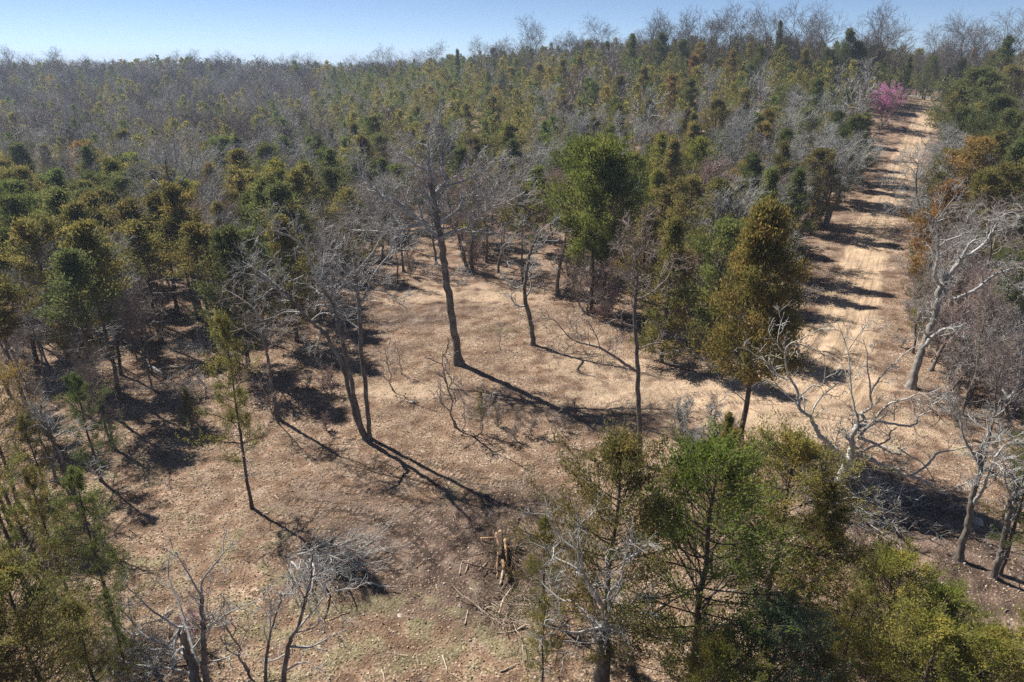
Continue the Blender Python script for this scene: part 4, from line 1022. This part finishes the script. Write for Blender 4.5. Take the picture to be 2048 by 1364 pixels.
# ------------------------------------------------------------------ shrubs
SH = []
def shrub_at(x, y, H, col):
    o = inst('shrub', SHR[rg.randrange(3)], x, y, H, rg.uniform(.9, 1.3), rg.random() * 6.28, None, M[LM[col]]); reg(o, 'shrub', col, x, y, H)
def shrubs(zone, n, hs, cols):
    xs_ = [p[0] for p in zone]; ys_ = [p[1] for p in zone]
    c = 0; tries = 0
    while c < n and tries < 4000:
        tries += 1
        a = rg.uniform(min(xs_), max(xs_)); b = rg.uniform(min(ys_), max(ys_))
        ins = False; j = len(zone) - 1
        for i in range(len(zone)):
            xi, yi = zone[i]; xj, yj = zone[j]
            if (yi > b) != (yj > b) and a < (xj - xi) * (b - yi) / (yj - yi) + xi: ins = not ins
            j = i
        if not ins: continue
        h = hit(a, b)
        if h is None: continue
        if h[1] > 36 and road_d(*h) < 4.2: continue
        if any((h[0] - q[0]) ** 2 + (h[1] - q[1]) ** 2 < 1.7 for q in SH): continue
        SH.append(h)
        shrub_at(h[0], h[1], rg.uniform(*hs), pick(cols)); c += 1
shrubs([(1130,600),(1160,510),(1400,500),(1430,640),(1370,690),(1290,660),(1190,640)], 34, (3.0, 5.2), [('pinkish', 3), ('brownish', 1)])
shrubs([(1840,620),(2045,560),(2048,860),(1870,800)], 44, (2.2, 4.4), [('brownish', 5), ('grey', 1)])
shrubs([(420,600),(600,500),(900,470),(1080,520),(1000,545),(720,565),(560,640),(430,690)], 30, (2.0, 3.6), [('brownish', 2), ('pinkish', 1), ('grey', 1)])
shrubs([(1450,560),(1560,430),(1650,380),(1600,500),(1540,620)], 14, (2.2, 4), [('brownish', 1), ('pinkish', 1)])
shrubs([(10,560),(240,540),(400,640),(300,720),(0,720)], 14, (1.6, 3), [('brownish', 1), ('pinkish', 1)])
shrubs([(1790,500),(1840,400),(1850,640),(1800,700)], 12, (1.2, 2.4), [('brownish', 1), ('grey', 1)])
shrubs([(1660,420),(1720,300),(1790,230),(1790,250),(1690,440)], 14, (1.0, 2.2), [('brownish', 1), ('grey', 1)])
shrubs([(540,760),(640,700),(700,860),(600,880)], 4, (1.0, 1.8), [('pinkish', 1)])
shrubs([(960,840),(1150,820),(1180,900),(1000,890)], 6, (.9, 1.7), [('brownish', 1)])
shrubs([(1330,820),(1470,850),(1470,930),(1350,930)], 8, (1.2, 2.4), [('brownish', 1), ('grey', 1)])
shrubs([(1850,800),(2040,870),(2040,960),(1900,860)], 8, (1.0, 2.0), [('brownish', 1)])
# ------------------------------------------------------------------ redbuds
def redbud(px, base, top, wid, label, Y=None, nc=150, q=24):
    if Y: x, y = Y * (ray(px, top)[0] / ray(px, top)[1]), Y; H = at(px, top, Y)[2] - h1(x, y)
    else: x, y = hit(px, base); H = at(px, top, y)[2] - h1(x, y)
    p = SHR[1]; o = inst('redbud_tree', p, x, y, H, wid, 1.0, None, M['limb_pink'])
    g = np.random.default_rng(int(px)); Hp = p['H']
    cpts = g.normal(0, 1, (nc, 3)); cpts = unit(cpts) * (g.random((nc, 1)) ** .4) * np.array([1.7, 1.7, 1.5]) + np.array([0, 0, Hp * .72])
    P = np.stack([cpts, cpts + g.normal(0, .22, cpts.shape) + np.array([0, 0, .2])], 1)
    Vv, Ff, tn = leafcards(g, P, q, 0, .12, .13, .07, .1, 1.0); s = Soup(); s.add(Vv, Ff, 0, tn)
    link('blossom', s.mesh('blossom', [LEAF['pink']], False, True), o)
    tag(o, label, 'tree')
redbud(1778, 0, 172, 1.05, 'pink blossoming redbud left of the top of the dirt road', Y=140)
redbud(386, 1290, 1215, .8, 'small magenta redbud behind the snapped grey tree at bottom left', None, 60, 5)
# ------------------------------------------------------------------ far wood as one mass
def far_wood():
    g = np.random.default_rng(9)
    items = list(FAR)
    for _ in range(3600):
        y = 325 + 900 * g.random() ** 1.7; x = g.uniform(-.86, .86) * y
        items.append((x, y, g.uniform(10, 14.5), g.uniform(1.2, 1.7), g.random() < .30 + .3 * math.sin(x * .04) * math.sin(y * .03), pick([('olive', 3), ('green', 1), ('dark green', 3), ('rusty', 1.2)])))
    mats = [M['limb'], M['limb_brown'], M['limb_dark'], LEAF['olive'], LEAF['green'], LEAF['dark green'], LEAF['rusty'], LEAF['yellowish'], LEAF['bud']]
    mi = {'grey': 0, 'brownish': 1, 'pinkish': 1, 'dark': 2, 'olive': 3, 'green': 4, 'dark green': 5, 'rusty': 6, 'yellowish': 3, 'orange-brown': 6, 'blue-green': 5, 'golden': 3}
    def ribbons(P, R):
        a = P[:, :-1].reshape(-1, 3); b_ = P[:, 1:].reshape(-1, 3); ra = R[:, :-1].reshape(-1, 1); rb = R[:, 1:].reshape(-1, 1)
        sd = unit(np.cross(b_ - a, g.normal(0, 1, a.shape)))
        return np.stack([a - sd * ra, a + sd * ra, b_ + sd * rb, b_ - sd * rb], 1).reshape(-1, 3)
    def skel(k1, k2, k3, wk):
        H = 12.; z = np.linspace(0, H * .75, 6); P0 = np.stack([np.cumsum(g.normal(0, .12, 6)), np.cumsum(g.normal(0, .12, 6)), z], 1)[None]; R0 = np.linspace(.18, .06, 6)[None]
        P1, R1 = spawn(g, P0, R0, k1, .35, 1, .85, 4.6, .2, .12, 5, .7, .06, .04, .4)
        P2, R2 = spawn(g, P1, R1, k2, .2, 1, .75, 2.2, .2, .1, 3, .7, .035, .025, .35)
        P3, R3 = spawn(g, P2, R2, k3, .1, 1, .7, 1.2, .2, .1, 2, .8, .022, .014, .2)
        return np.concatenate([ribbons(P0, R0 * wk), ribbons(P1, R1 * wk), ribbons(P2, R2 * wk), ribbons(P3, R3 * wk)])
    def fced(nb, k, q, L_, W_):
        H = 10.; u = (np.arange(nb) + g.random(nb)) / nb; z = H * (.12 + .86 * u)
        ln = 3.1 * (np.minimum(1, u * 5 + .5) * (1 - u) ** .8 + .08) * (.45 + .8 * g.random(nb)); az = np.arange(nb) * 2.4 + g.normal(0, .4, nb); an = 1.3 - .55 * u
        d = np.stack([np.cos(az) * np.sin(an), np.sin(az) * np.sin(an), np.cos(an)], 1)
        P1 = np.stack([np.zeros(nb), np.zeros(nb), z], 1)[:, None] + d[:, None] * ln[:, None, None] * np.linspace(0, 1, 4)[None, :, None]
        P2, R2 = spawn(g, P1, np.full(P1.shape[:2], .02), k, .25, 1, .65, ln * .42 + .15, .16, .12, 3, .6, .009, .006, .35)
        Vv, Ff, tn = leafcards(g, P2, q, .0, .16, L_, W_, .35, .45); return Vv, tn
    cm = [fced(46, 6, 5, .36, .13) for _ in range(4)]; cf = [fced(20, 4, 3, .8, .30) for _ in range(4)]
    mid = [skel(9, 7, 7, 1.2) for _ in range(4)]; fars = [skel(8, 5, 3, 2.6) for _ in range(5)]
    X = np.array([i[0] for i in items]); Y = np.array([i[1] for i in items]); Z = height(X, Y)
    s = Soup(); cnt = 0
    for (x, y, H, wd, ic, col), z in zip(items, Z):
        px, py, d = proj(x, y, z + H)
        if px < -60 or px > 2110: continue
        far = y > 330
        o = np.array([x, y, z])
        if ic:
            Vv, tn = (cf if far else cm)[int(g.integers(0, 4))]; n = len(Vv) // 4
            a = g.random() * 6.283; ca, sa = math.cos(a), math.sin(a); q_ = wd * H / 10 * .85
            Vv = np.stack([(Vv[:, 0] * ca - Vv[:, 1] * sa) * q_, (Vv[:, 0] * sa + Vv[:, 1] * ca) * q_, Vv[:, 2] * H / 10], 1) + o
            s.add(Vv, np.arange(n * 4).reshape(-1, 4), mi[col], tn)
        else:
            m_ = 2 if g.random() < .25 else (0 if g.random() < .65 else 1)
            if far and g.random() < .05: m_ = 8
            P = (fars if far else mid)[int(g.integers(0, 4))] * np.array([wd * H / 12, wd * H / 12, H / 12])
            a = g.random() * 6.283; ca, sa = math.cos(a), math.sin(a)
            P = np.stack([P[:, 0] * ca - P[:, 1] * sa, P[:, 0] * sa + P[:, 1] * ca, P[:, 2]], 1) + o
            s.add(P, np.arange(len(P)).reshape(-1, 4), m_)
        cnt += 1
    o = link('distant_wood', s.mesh('distant_wood', mats, False, True))
    tag(o, 'far-off wood of grey bare trees and dark cedars reaching the horizon', 'woodland', kind='stuff')
    pass
far_wood()
# ------------------------------------------------------------------ ground cover
def scatter_cards(name, n, box, size, mat, label, cat, keep, lift=.03, upright=0., seed=3, asp=.7):
    g = np.random.default_rng(seed)
    x = g.uniform(box[0], box[1], n); y = box[2] + (box[3] - box[2]) * g.random(n) ** 1.15
    k = keep(x, y, g); x = x[k]; y = y[k]; z = zg(x, y); n = len(x)
    c = np.stack([x, y, z + lift * g.random(n)], 1)
    d = g.normal(0, 1, (n, 3)); d[:, 2] = d[:, 2] * .35 + upright; d = unit(d)
    l = (size * (.5 + g.random(n)))[:, None]
    sd = np.cross(d, np.array([0, 0, 1.]) + g.normal(0, .35, (n, 3))); sd = unit(sd)
    if upright: c = c + d * l * .4
    Vv = np.stack([c - d * l * .5, c + sd * l * .5 * asp, c + d * l * .5, c - sd * l * .5 * asp], 1).reshape(-1, 3)
    Vv[:, 2] = np.maximum(Vv[:, 2], np.repeat(z, 4) + .004)
    tn = np.repeat(np.concatenate([g.random((n, 2)), np.zeros((n, 1))], 1), 4, 0)
    me = make_mesh(name, Vv, np.arange(n * 4).reshape(-1, 4), [mat], tone=tn)
    tag(link(name, me), label, cat, kind='stuff')
def keepl(x, y, g):
    s = soil_at(x, y); return (g.random(len(x)) > np.clip(s[:, 3] * 1.3 + s[:, 1] * .95 + s[:, 0] * .8 + .15, 0, .985)) & (np.abs(x) < y * .8 + 5)
scatter_cards('leaf_litter', 330000, (-48, 48, 15, 66), .095, M['litter'], 'dead tan leaves strewn over the ground', 'leaf litter', keepl)
def keepw(x, y, g):
    s = soil_at(x, y); cl = np.sin(x * 1.7 + 2 * np.sin(y * 1.1)) * np.sin(y * 1.9 + 1.5 * np.sin(x * .8)) > .55
    return cl & (g.random(len(x)) < np.clip(s[:, 2], 0, 1) * .8) & (np.abs(x) < y * .8 + 5)
scatter_cards('weeds', 60000, (-45, 45, 15, 62), .13, M['weed'], 'small green weeds and grass tufts sprouting through the leaves', 'weeds', keepw, upright=.5, asp=.45, seed=4)
def debris():
    g = np.random.default_rng(61); n = 9000
    x = g.uniform(-44, 46, n); y = 15 + 62 * g.random(n) ** 1.1
    cl = np.sin(x * .55 + 2 * np.sin(y * .33)) * np.sin(y * .61 + 1.7 * np.sin(x * .41))
    s_ = soil_at(x, y); k = (g.random(n) < .25 + .75 * (cl > .35)) & (s_[:, 3] < .5) & (g.random(n) > s_[:, 0] * .6) & (np.abs(x) < y * .8 + 4)
    x = x[k]; y = y[k]; n = len(x); z = zg(x, y) + .02
    a = g.random(n) * 6.283; d = np.stack([np.cos(a), np.sin(a), g.uniform(-.05, .25, n)], 1); ln = .25 + .9 * g.random(n) ** 2
    P = np.empty((n, 4, 3)); P[:, 0] = np.stack([x, y, z], 1)
    for q in range(1, 4):
        P[:, q] = P[:, q - 1] + d * (ln / 3)[:, None]; d = unit(d + g.normal(0, .22, d.shape))
    R = (.007 + .012 * g.random(n) ** 2)[:, None] * np.linspace(1, .5, 4)[None]
    so2 = Soup(); so2.tubes(P, R, 3); tag(link('fallen_twigs', so2.mesh('fallen_twigs', [M['dead']])), 'small dead twigs littering the ground', 'twigs', kind='stuff')
debris()
def rock_mesh(g, s):
    ps = unit(g.normal(0, 1, (40, 3)))
    import bmesh
    bm = bmesh.new(); bmesh.ops.create_icosphere(bm, subdivisions=2, radius=1)
    sc_ = g.uniform(.6, 1.2, 3) * s; sc_[2] *= .6
    ax = unit(g.normal(0, 1, (7, 3))); cut = g.uniform(.55, .85, 7)
    for v in bm.verts:
        p = np.array(v.co)
        for a, c in zip(ax, cut):
            e = p @ a - c
            if e > 0: p = p - a * e
        v.co = p * sc_ * (1 + .05 * g.normal())
    me = bpy.data.meshes.new('rock'); bm.to_mesh(me); bm.free(); me.materials.append(M['rock']); return me
g0 = np.random.default_rng(88)
for px, py, s, lab in [(898,708,.28,'pale square rock at the foot of the tallest grey oak'),(824,806,.30,'white rock on sandy ground in the clearing, left of centre'),(1955,1045,.42,'yellowish block of rock at lower right near the bent trunks'),(920,1214,.20,'small white rock below the churned soil'),
                       (1118,582,.3,'flat pale rock at the back of the clearing'),(1087,601,.22,'little white rock at the back of the clearing, left of the flat one'),(800,1232,.18,'little pale rock among weeds at the bottom'),(1105,1268,.24,'pale rock by the bottom centre cedar saplings'),(1740,690,.25,'pale rock beside the wide end of the dirt road'),(970,705,.2,'chip of pale stone right of the tallest oak')]:
    x, y = hit(px, py); s *= .75; o = link('rock', rock_mesh(g0, s), None, (x, y, zg(x, y) + s * .2), g0.random() * 6); tag(o, lab, 'rock')
# small stones: uncountable
def stones():
    g = np.random.default_rng(12); n = 26000
    x = g.uniform(-40, 42, n); y = 15 + 45 * g.random(n) ** 1.1
    s = soil_at(x, y); k = (g.random(n) < .22 + .5 * s[:, 1] + .3 * s[:, 0]) & (s[:, 3] < .6) & (np.abs(x) < y * .8 + 4); x = x[k]; y = y[k]; n = len(x)
    z = zg(x, y); r = .02 + .05 * g.random(n) ** 3
    base = np.array([(-1,-1,0),(1,-1,0),(1,1,0),(-1,1,0),(-.6,-.5,1),(.5,-.6,1),(.6,.5,1),(-.5,.6,1)], float)
    Vv = base[None] * r[:, None, None] * g.uniform(.6, 1.3, (n, 8, 3)) + np.stack([x, y, z - .01], 1)[:, None]
    f = np.array([(0,1,5,4),(1,2,6,5),(2,3,7,6),(3,0,4,7),(4,5,6,7)])
    F_all = (f[None] + (np.arange(n) * 8)[:, None, None]).reshape(-1, 4)
    tag(link('stones', make_mesh('stones', Vv.reshape(-1, 3), F_all, [M['rock']])), 'small pale stones scattered in the soil', 'stones', kind='stuff')
stones()
# ------------------------------------------------------------------ logs, sticks, brush piles
def stick(name, a, b, r0, r1, mat, label, group=None, za=.0, zb=.0, bend=.04, cat='stick', knots=0, seed=0):
    """a, b photo pixels of the two ends on the ground; za, zb metres the ends are raised"""
    g = np.random.default_rng(seed + int(a[0] * 7 + a[1]))
    p = G(*a); q = G(*b)
    p[2] = zg(p[0], p[1]) + r0 + za; q[2] = zg(q[0], q[1]) + r1 + zb
    n = 9; t = np.linspace(0, 1, n)[:, None]; P = p * (1 - t) + q * t
    ln = np.linalg.norm(q - p)
    P += np.concatenate([[[0, 0, 0]], np.cumsum(g.normal(0, bend * ln / 8, (n - 2, 3)), 0) * np.array([1, 1, .4]), [[0, 0, 0]]])
    P[:, 2] = np.maximum(P[:, 2], zg(P[:, 0], P[:, 1]) + r1 * .6)
    O = P[0].copy(); P = P - O
    R = np.linspace(r0, r1, n) * (1 + g.normal(0, .06, n))
    # closed ends
    P = np.concatenate([P[:1], P, P[-1:]]); R = np.concatenate([[.001], R, [.001]])
    P[0] += (P[1] - P[2]) * .001; P[-1] += (P[-2] - P[-3]) * .001
    s = Soup(); s.tubes(P[None], R[None], 7)
    if knots:
        P1, R1 = spawn(g, P[None, 1:-1], R[None, 1:-1], knots, .1, 1, .8, .5 * ln ** .5 * .5, .15, .05, 4, .4, .008, .006, .2); s.tubes(P1, R1, 4)
    o = link(name, s.mesh(name, [mat], True), None, tuple(O)); tag(o, label, cat, group); return o
# slash pile by the cedar
pile = [((1000,1078),(1008,1162),.10,.08,.55,.75),((992,1082),(1014,1168),.09,.07,.5,.4),((1002,1092),(1001,1140),.11,.10,.7,.9),((1010,1105),(1016,1172),.08,.06,.9,.3),((978,1080),(1000,1112),.07,.05,.1,.5),
        ((962,1080),(1006,1098),.06,.04,.05,.6),((1030,1092),(1022,1150),.07,.05,.5,.3),((1050,1100),(1010,1112),.06,.05,.2,.7),((1058,1118),(1018,1112),.06,.04,.2,.6),((1052,1132),(1016,1120),.05,.04,.1,.5),
        ((1018,1168),(998,1200),.09,.07,.2,.1),((986,1150),(1000,1110),.05,.04,.05,.6),((968,1160),(996,1120),.05,.03,.05,.5),((994,1160),(998,1118),.06,.05,.1,.6),((1040,1080),(1026,1120),.07,.05,.1,.5),((1000,1175),(1012,1135),.06,.05,.1,.6),((975,1105),(1002,1118),.04,.03,.1,.4),((1062,1108),(1030,1098),.05,.04,.1,.4),((1044,1150),(1020,1128),.05,.04,.1,.5),((958,1140),(985,1125),.04,.03,.0,.2)]
pwords = ['tallest peeled log down the middle of', 'peeled log crossing the middle of', 'short thick upright butt on top of', 'lower peeled log at the foot of', 'thin log sticking out at the upper left of', 'thin stick at the far left top of', 'log on the right face of', 'log pointing right near the top of', 'second log pointing right out of', 'short log low on the right of',
          'thick broken log lying below', 'stick leaning at the left of', 'lowest stick on the left of', 'stick leaning up the front of', 'stub at the upper right of', 'stick at the front base of', 'thin stick in the left face of', 'stick at the far right of', 'stick at the right base of', 'stick lying loose left of']
for i, (a, b, r0, r1, za, zb) in enumerate(pile):
    stick('log', a, b, r0, r1, M['fresh'] if i in (0, 1, 3, 5, 13, 6, 11) else M['dead'] if i % 2 else M['rootsoil'], pwords[i] + ' the slash pile', 'logs of the slash pile', za * .75, zb * .75, .05, 'log', 3 if i < 12 else 0)
def mound(px, py, rx, ry, h, mat, name, label, cat, seed=2):
    g = np.random.default_rng(seed); c = G(px, py); nr, na = 14, 40
    Vv = [];
    for i in range(nr):
        for j in range(na):
            a = j / na * 6.283; r = i / (nr - 1); e = 1 + .18 * math.sin(a * 3 + seed) + .1 * math.sin(a * 7)
            x = c[0] + math.cos(a) * rx * r * e; y = c[1] + math.sin(a) * ry * r * e
            Vv.append((x - c[0], y - c[1], h * (1 - r * r) ** 1.3 * (1 + g.normal(0, .16)) + g.normal(0, .03) * (r < .95) - .06 * (r > .95) + zg(x, y) - c[2]))
    i = np.arange(nr - 1)[:, None] * na; j = np.arange(na)[None]
    f = np.stack(np.broadcast_arrays(i + j, i + (j + 1) % na, i + na + (j + 1) % na, i + na + j), -1).reshape(-1, 4)
    tag(link(name, make_mesh(name, np.array(Vv), f[:, ::-1], [mat], smooth=True), None, tuple(c)), label, cat)
mound(1018, 1128, 1.7, 1.8, .24, M['rootsoil'], 'root_mound', 'dark heap of roots and soil under the slash pile logs', 'soil heap')
def brush_pile(px, py, rx, ry, h, n, mat, label, seed, L=1.6, r=.018, lean=(0, 0)):
    g = np.random.default_rng(seed); c = G(px, py)
    root = link('brush_pile', None, None, tuple(c)); tag(root, label, 'brush pile')
    a = g.random(n) * 6.283; rr = np.sqrt(g.random(n))
    x = c[0] + np.cos(a) * rx * rr; y = c[1] + np.sin(a) * ry * rr
    z = zg(x, y) + .05 + h * (1 - rr ** 2) * g.random(n)
    d = np.stack([g.normal(lean[0], 1, n), g.normal(lean[1], 1, n), g.normal(.12, .32, n)], 1); d = unit(d)
    ln = L * (.5 + g.random(n)); m_ = 7
    P = np.empty((n, m_, 3)); P[:, 0] = np.stack([x, y, z], 1)
    for q in range(1, m_):
        P[:, q] = P[:, q - 1] + d * (ln / (m_ - 1))[:, None]; d = unit(d + g.normal(0, .16, d.shape))
    P[:, :, 2] = np.maximum(P[:, :, 2], c[2] + .03); P = P - c
    R = (r * (.5 + g.random(n)))[:, None] * np.linspace(1, .45, m_)[None]
    k = max(1, int(n * .12)); s = Soup(); s.tubes(P[:k], R[:k] * 2.2, 5); link('boughs', s.mesh('boughs', [mat], True), root)
    s = Soup(); s.tubes(P[k:], R[k:], 3)
    P2, R2 = spawn(g, P, R, 6, .3, 1, .7, L * .4, .25, .03, 4, .6, .007, .005, .3); s.tubes(P2, R2, 3)
    P3, R3 = spawn(g, P2, R2, 3, .3, 1, .7, L * .18, .25, .03, 3, .6, .006, .004, .3); s.tubes(P3, R3, 3)
    link('twigs', s.mesh('twigs', [mat], True), root)
brush_pile(650, 1130, 2.0, 1.6, 1.3, 90, M['limb'], 'pile of cut grey branches in shadow on the open ground at lower left', 201, L=2.0, lean=(.9, -.5))
brush_pile(1725, 1010, 2.6, 1.7, .9, 90, M['limb'], 'tangle of fallen pale branches below the crooked oak at lower right', 202, L=2.2)
brush_pile(1400, 720, 2.4, 1.2, .6, 40, M['limb_brown'], 'low brown brush beside the golden-brown cedar', 203, L=1.3)
brush_pile(1030, 1225, 1.4, 1.0, .5, 46, M['dead'], 'scatter of broken grey sticks below the slash pile', 204, L=1.5)
brush_pile(1012, 1128, 1.3, 1.5, .5, 60, M['rootsoil'], 'dark roots and twigs woven through the slash pile', 211, L=1.5)
brush_pile(390, 700, 2.0, 1.4, .8, 60, M['limb'], 'fallen grey branches by the foot of the tall straight left tree', 205, L=1.8)
brush_pile(370, 775, 2.0, 1.0, .5, 40, M['limb'], 'flat spread of fallen twigs on shaded ground at left', 206, L=1.7)
brush_pile(1890, 815, 2.8, 1.4, .7, 60, M['limb_brown'], 'brown brush heap right of the wide end of the dirt road', 207, L=1.6)
brush_pile(120, 770, 1.8, 1.3, .7, 50, M['limb'], 'grey twig heap in the woods near the left edge', 208, L=1.5)
brush_pile(310, 1275, 1.3, 1.0, .4, 40, M['dead'], 'litter of broken sticks left of the snapped grey tree', 209, L=1.1)
brush_pile(260, 1340, 1.5, 1.2, .9, 60, M['limb'], 'heap of grey boughs at the bottom edge, left of the snapped tree', 210, L=1.6)
stick('log', (300,733),(324,750), .11, .09, M['birch'], 'short bluish-white bleached log on dark shaded ground at left', cat='log')
stick('log', (326,738),(392,735), .10, .07, M['dead'], 'long tan fallen log right of the bleached white log', cat='log')
stick('log', (318,1243),(345,1222), .10, .09, M['dead'], 'rotting log piece left of the snapped grey tree', cat='log')
for i, (a, b, lab) in enumerate([((694,1110),(702,1140),'curved pale stick between the grey brush pile and slash pile'),((919,1148),(926,1120),'left of two short pale sticks left of the slash pile'),((930,1146),(938,1122),'right of two short pale sticks left of the slash pile'),
                                 ((833,1135),(845,1118),'thin tan stick lying mid soil'),((760,1095),(772,1104),'small stick above the dark churned soil'),((940,1175),(950,1184),'bent little yellow stick below the pale pair'),((1018,1056),(1032,1061),'yellow wood chip block above the slash pile'),
                                 ((885,1312),(895,1345),'stick upright in the frame at bottom centre'),((763,1340),(770,1362),'stick cut by the bottom edge left of centre'),((1080,1300),(1130,1302),'straight pale stick at the bottom under the sparse cedar'),
                                 ((1000,1345),(1040,1330),'thin stick at the bottom edge by the sparse young cedar'),((550,992),(558,1000),'tiny white stick left of the tread marks'),((543,990),(550,996),'other tiny white stick left of the tread marks'),
                                 ((275,1150),(300,1145),'tan stick in litter right of the layered green cedar'),((322,1140),(345,1128),'tan stick further right in the same litter'),((1720,735),(1735,748),'pale stick on the right verge of the dirt road foot'),
                                 ((1790,518),(1796,512),'yellow splinter on the right verge halfway up the road'),((1690,950),(1696,930),'stick under the crooked oak'),((660,1240),(700,1225),'grey stick below the grey brush pile'),((930,1250),(935,1222),'short stick below the churned soil'),
                                 ((60,1110),(135,1150),'long fallen stem beside the two thin brown trunks'),((455,1118),(500,1112),'crooked grey stick on litter left of the grey brush pile')]):
    stick('stick', a, b, .035, .02, M['dead'] if i % 3 else M['fresh'], lab, bend=.12)
# thin leaning brown trunks at the far left
traced('bare_tree', 'left of two thin reddish-brown bare poles leaning at the left edge', (42, 1120), [([(44,1122),(22,1060),(5,1010),(-15,950)], .10, .06)], dens=(3, 3, 2), bl=.9, seed=301, mats=('bark_dark', 'limb_brown'), colour='brownish')
traced('bare_tree', 'right of two thin reddish-brown bare poles leaning at the left edge', (74, 1130), [([(76,1132),(48,1070),(20,1010),(-5,960)], .10, .06)], dens=(3, 3, 2), bl=.9, seed=302, mats=('bark_dark', 'limb_brown'), colour='brownish')
# utility pole beyond the paved road
def utility_pole():
    p = at(1936, 96, 178); q = at(1952, 96, 178)
    x, y = at(1922, 170, 178)[:2]; z = zg(x, y)
    top = at(1948, 95, 178)
    root = link('utility_pole', None, None, (x, y, z)); tag(root, 'leaning brown wooden utility pole beyond the top of the dirt road', 'utility pole')
    t = np.linspace(0, 1, 6)[:, None]; d = top - np.array([x, y, z]); P = np.array([[0, 0, -.3]]) * (1 - t) + d * t
    P = np.concatenate([P, P[-1:]]); R = np.concatenate([np.linspace(.17, .12, 6), [.001]])
    s = Soup(); s.tubes(P[None], R[None], 8); link('pole', s.mesh('pole', [M['pole']], True), root)
    c = d * .96; s = Soup(); s.tubes(np.array([[c + [-1.1, .2, 0], c + [1.1, -.2, 0]]]), np.array([[.06, .06]]), 4); link('crossarm', s.mesh('crossarm', [M['pole']]), root)
    c = d * .80 + np.array([.3, -.1, 0]); zz = np.array([-.42, -.42, -.38, .38, .42, .42]); P = np.stack([c[0] + 0 * zz, c[1] + 0 * zz, c[2] + zz], 1)
    s = Soup(); s.tubes(P[None], np.array([[.001, .18, .2, .2, .18, .001]]), 10); link('transformer', s.mesh('transformer', [M['steel']], True), root)
    for e in (-1, 0, 1):
        c = d * .96 + np.array([e * .9, -e * .16, .1]); zz = np.array([-.08, 0, .08, .14]); P = np.stack([c[0] + 0 * zz, c[1] + 0 * zz, c[2] + zz], 1)
        s = Soup(); s.tubes(P[None], np.array([[.03, .06, .05, .001]]), 6); link('insulator', s.mesh('insulator', [M['steel']], True), root)
utility_pole()
# ------------------------------------------------------------------ labels: one phrase for every tree
def zone(px, py):
    if py < 128: r = 'on the skyline'
    elif py < 190: r = 'under skyline'
    elif py < 262: r = 'high on the slope'
    elif py < 340: r = 'midway down the woods'
    elif py < 450: r = 'behind the clearing'
    elif py < 640: r = 'at clearing back edge'
    elif py < 860: r = 'beside the clearing'
    else: r = 'in the foreground'
    if px < 170: c = 'by the left edge'
    elif px < 340: c = 'left of tall straight tree'
    elif px < 520: c = 'right of tall straight tree'
    elif px < 700: c = 'over three-stemmed oak'
    elif px < 870: c = 'left of tallest oak'
    elif px < 1080: c = 'right of tallest oak'
    elif px < 1290: c = 'above bright green cedar'
    elif px < 1450: c = 'left of golden-brown cedar'
    elif px < 1600: c = 'above golden-brown cedar'
    elif px < 1840: c = 'left of dirt road'
    else: c = 'right of dirt road'
    return r, c
ORD = ['first', 'second', 'third', 'fourth', 'fifth', 'sixth', 'seventh', 'eighth', 'ninth', 'tenth', 'eleventh', 'twelfth', 'thirteenth', 'fourteenth', 'fifteenth']
buck = {}
for r in REG:
    if r['label']: continue
    hs = r['H'] / {'cedar': 10, 'bare tree': 11, 'shrub': 3, 'sapling': 4}[r['kind']]
    size = 'tall' if hs > 1.08 else ('short' if hs < .9 else '')
    zr, zc = zone(r['px'], r['py'])
    buck.setdefault((r['kind'], r['colour'], size, zr, zc), []).append(r)
for (k, c, s, zr, zc), L_ in buck.items():
    L_.sort(key=lambda r: r['px'])
    base = ' '.join(t for t in (s, c, k) if t)
    for i, r in enumerate(L_):
        if len(L_) == 1: pre = base
        elif i == 0: pre = 'leftmost ' + base
        elif i == len(L_) - 1: pre = 'rightmost ' + base
        else: pre = ORD[min(i, 14)] + ' ' + base + ' from left'
        r['label'] = f'{pre} {zr} {zc}'
GN = {'cedar': 'cedars of the woods', 'bare tree': 'leafless trees of the woods', 'shrub': 'leafless shrubs round the clearing', 'sapling': 'saplings in and round the clearing'}
for r in REG: tag(r['o'], r['label'], 'shrub' if r['kind'] == 'shrub' else 'tree', GN[r['kind']])
# ------------------------------------------------------------------ haze
def haze():
    import bmesh
    bm = bmesh.new(); bmesh.ops.create_cube(bm, size=1)
    zlo = float(GZ.min()) - 1; zhi = 48
    for v in bm.verts: v.co = Vector((v.co.x * 6400, 1000 + v.co.y * 4400 , zlo if v.co.z < 0 else zhi))
    me = bpy.data.meshes.new('haze'); bm.to_mesh(me); bm.free()
    m, t, N, L = new_mat('thin_haze'); o = N('ShaderNodeOutputMaterial'); p = N('ShaderNodeVolumePrincipled')
    p.inputs['Color'].default_value = (.62, .76, 1.0, 1); p.inputs['Density'].default_value = HAZE; p.inputs['Anisotropy'].default_value = .2
    L(p.outputs[0], o.inputs['Volume']); me.materials.append(m)
    tag(link('haze', me), 'thin bluish haze over the far woods', 'haze', kind='stuff')
HAZE = .00036
haze()
print('TREES', len(REG), nc0, NC, nb0, NB, len(FAR), 'GZ', GZ.min(), GZ.max())
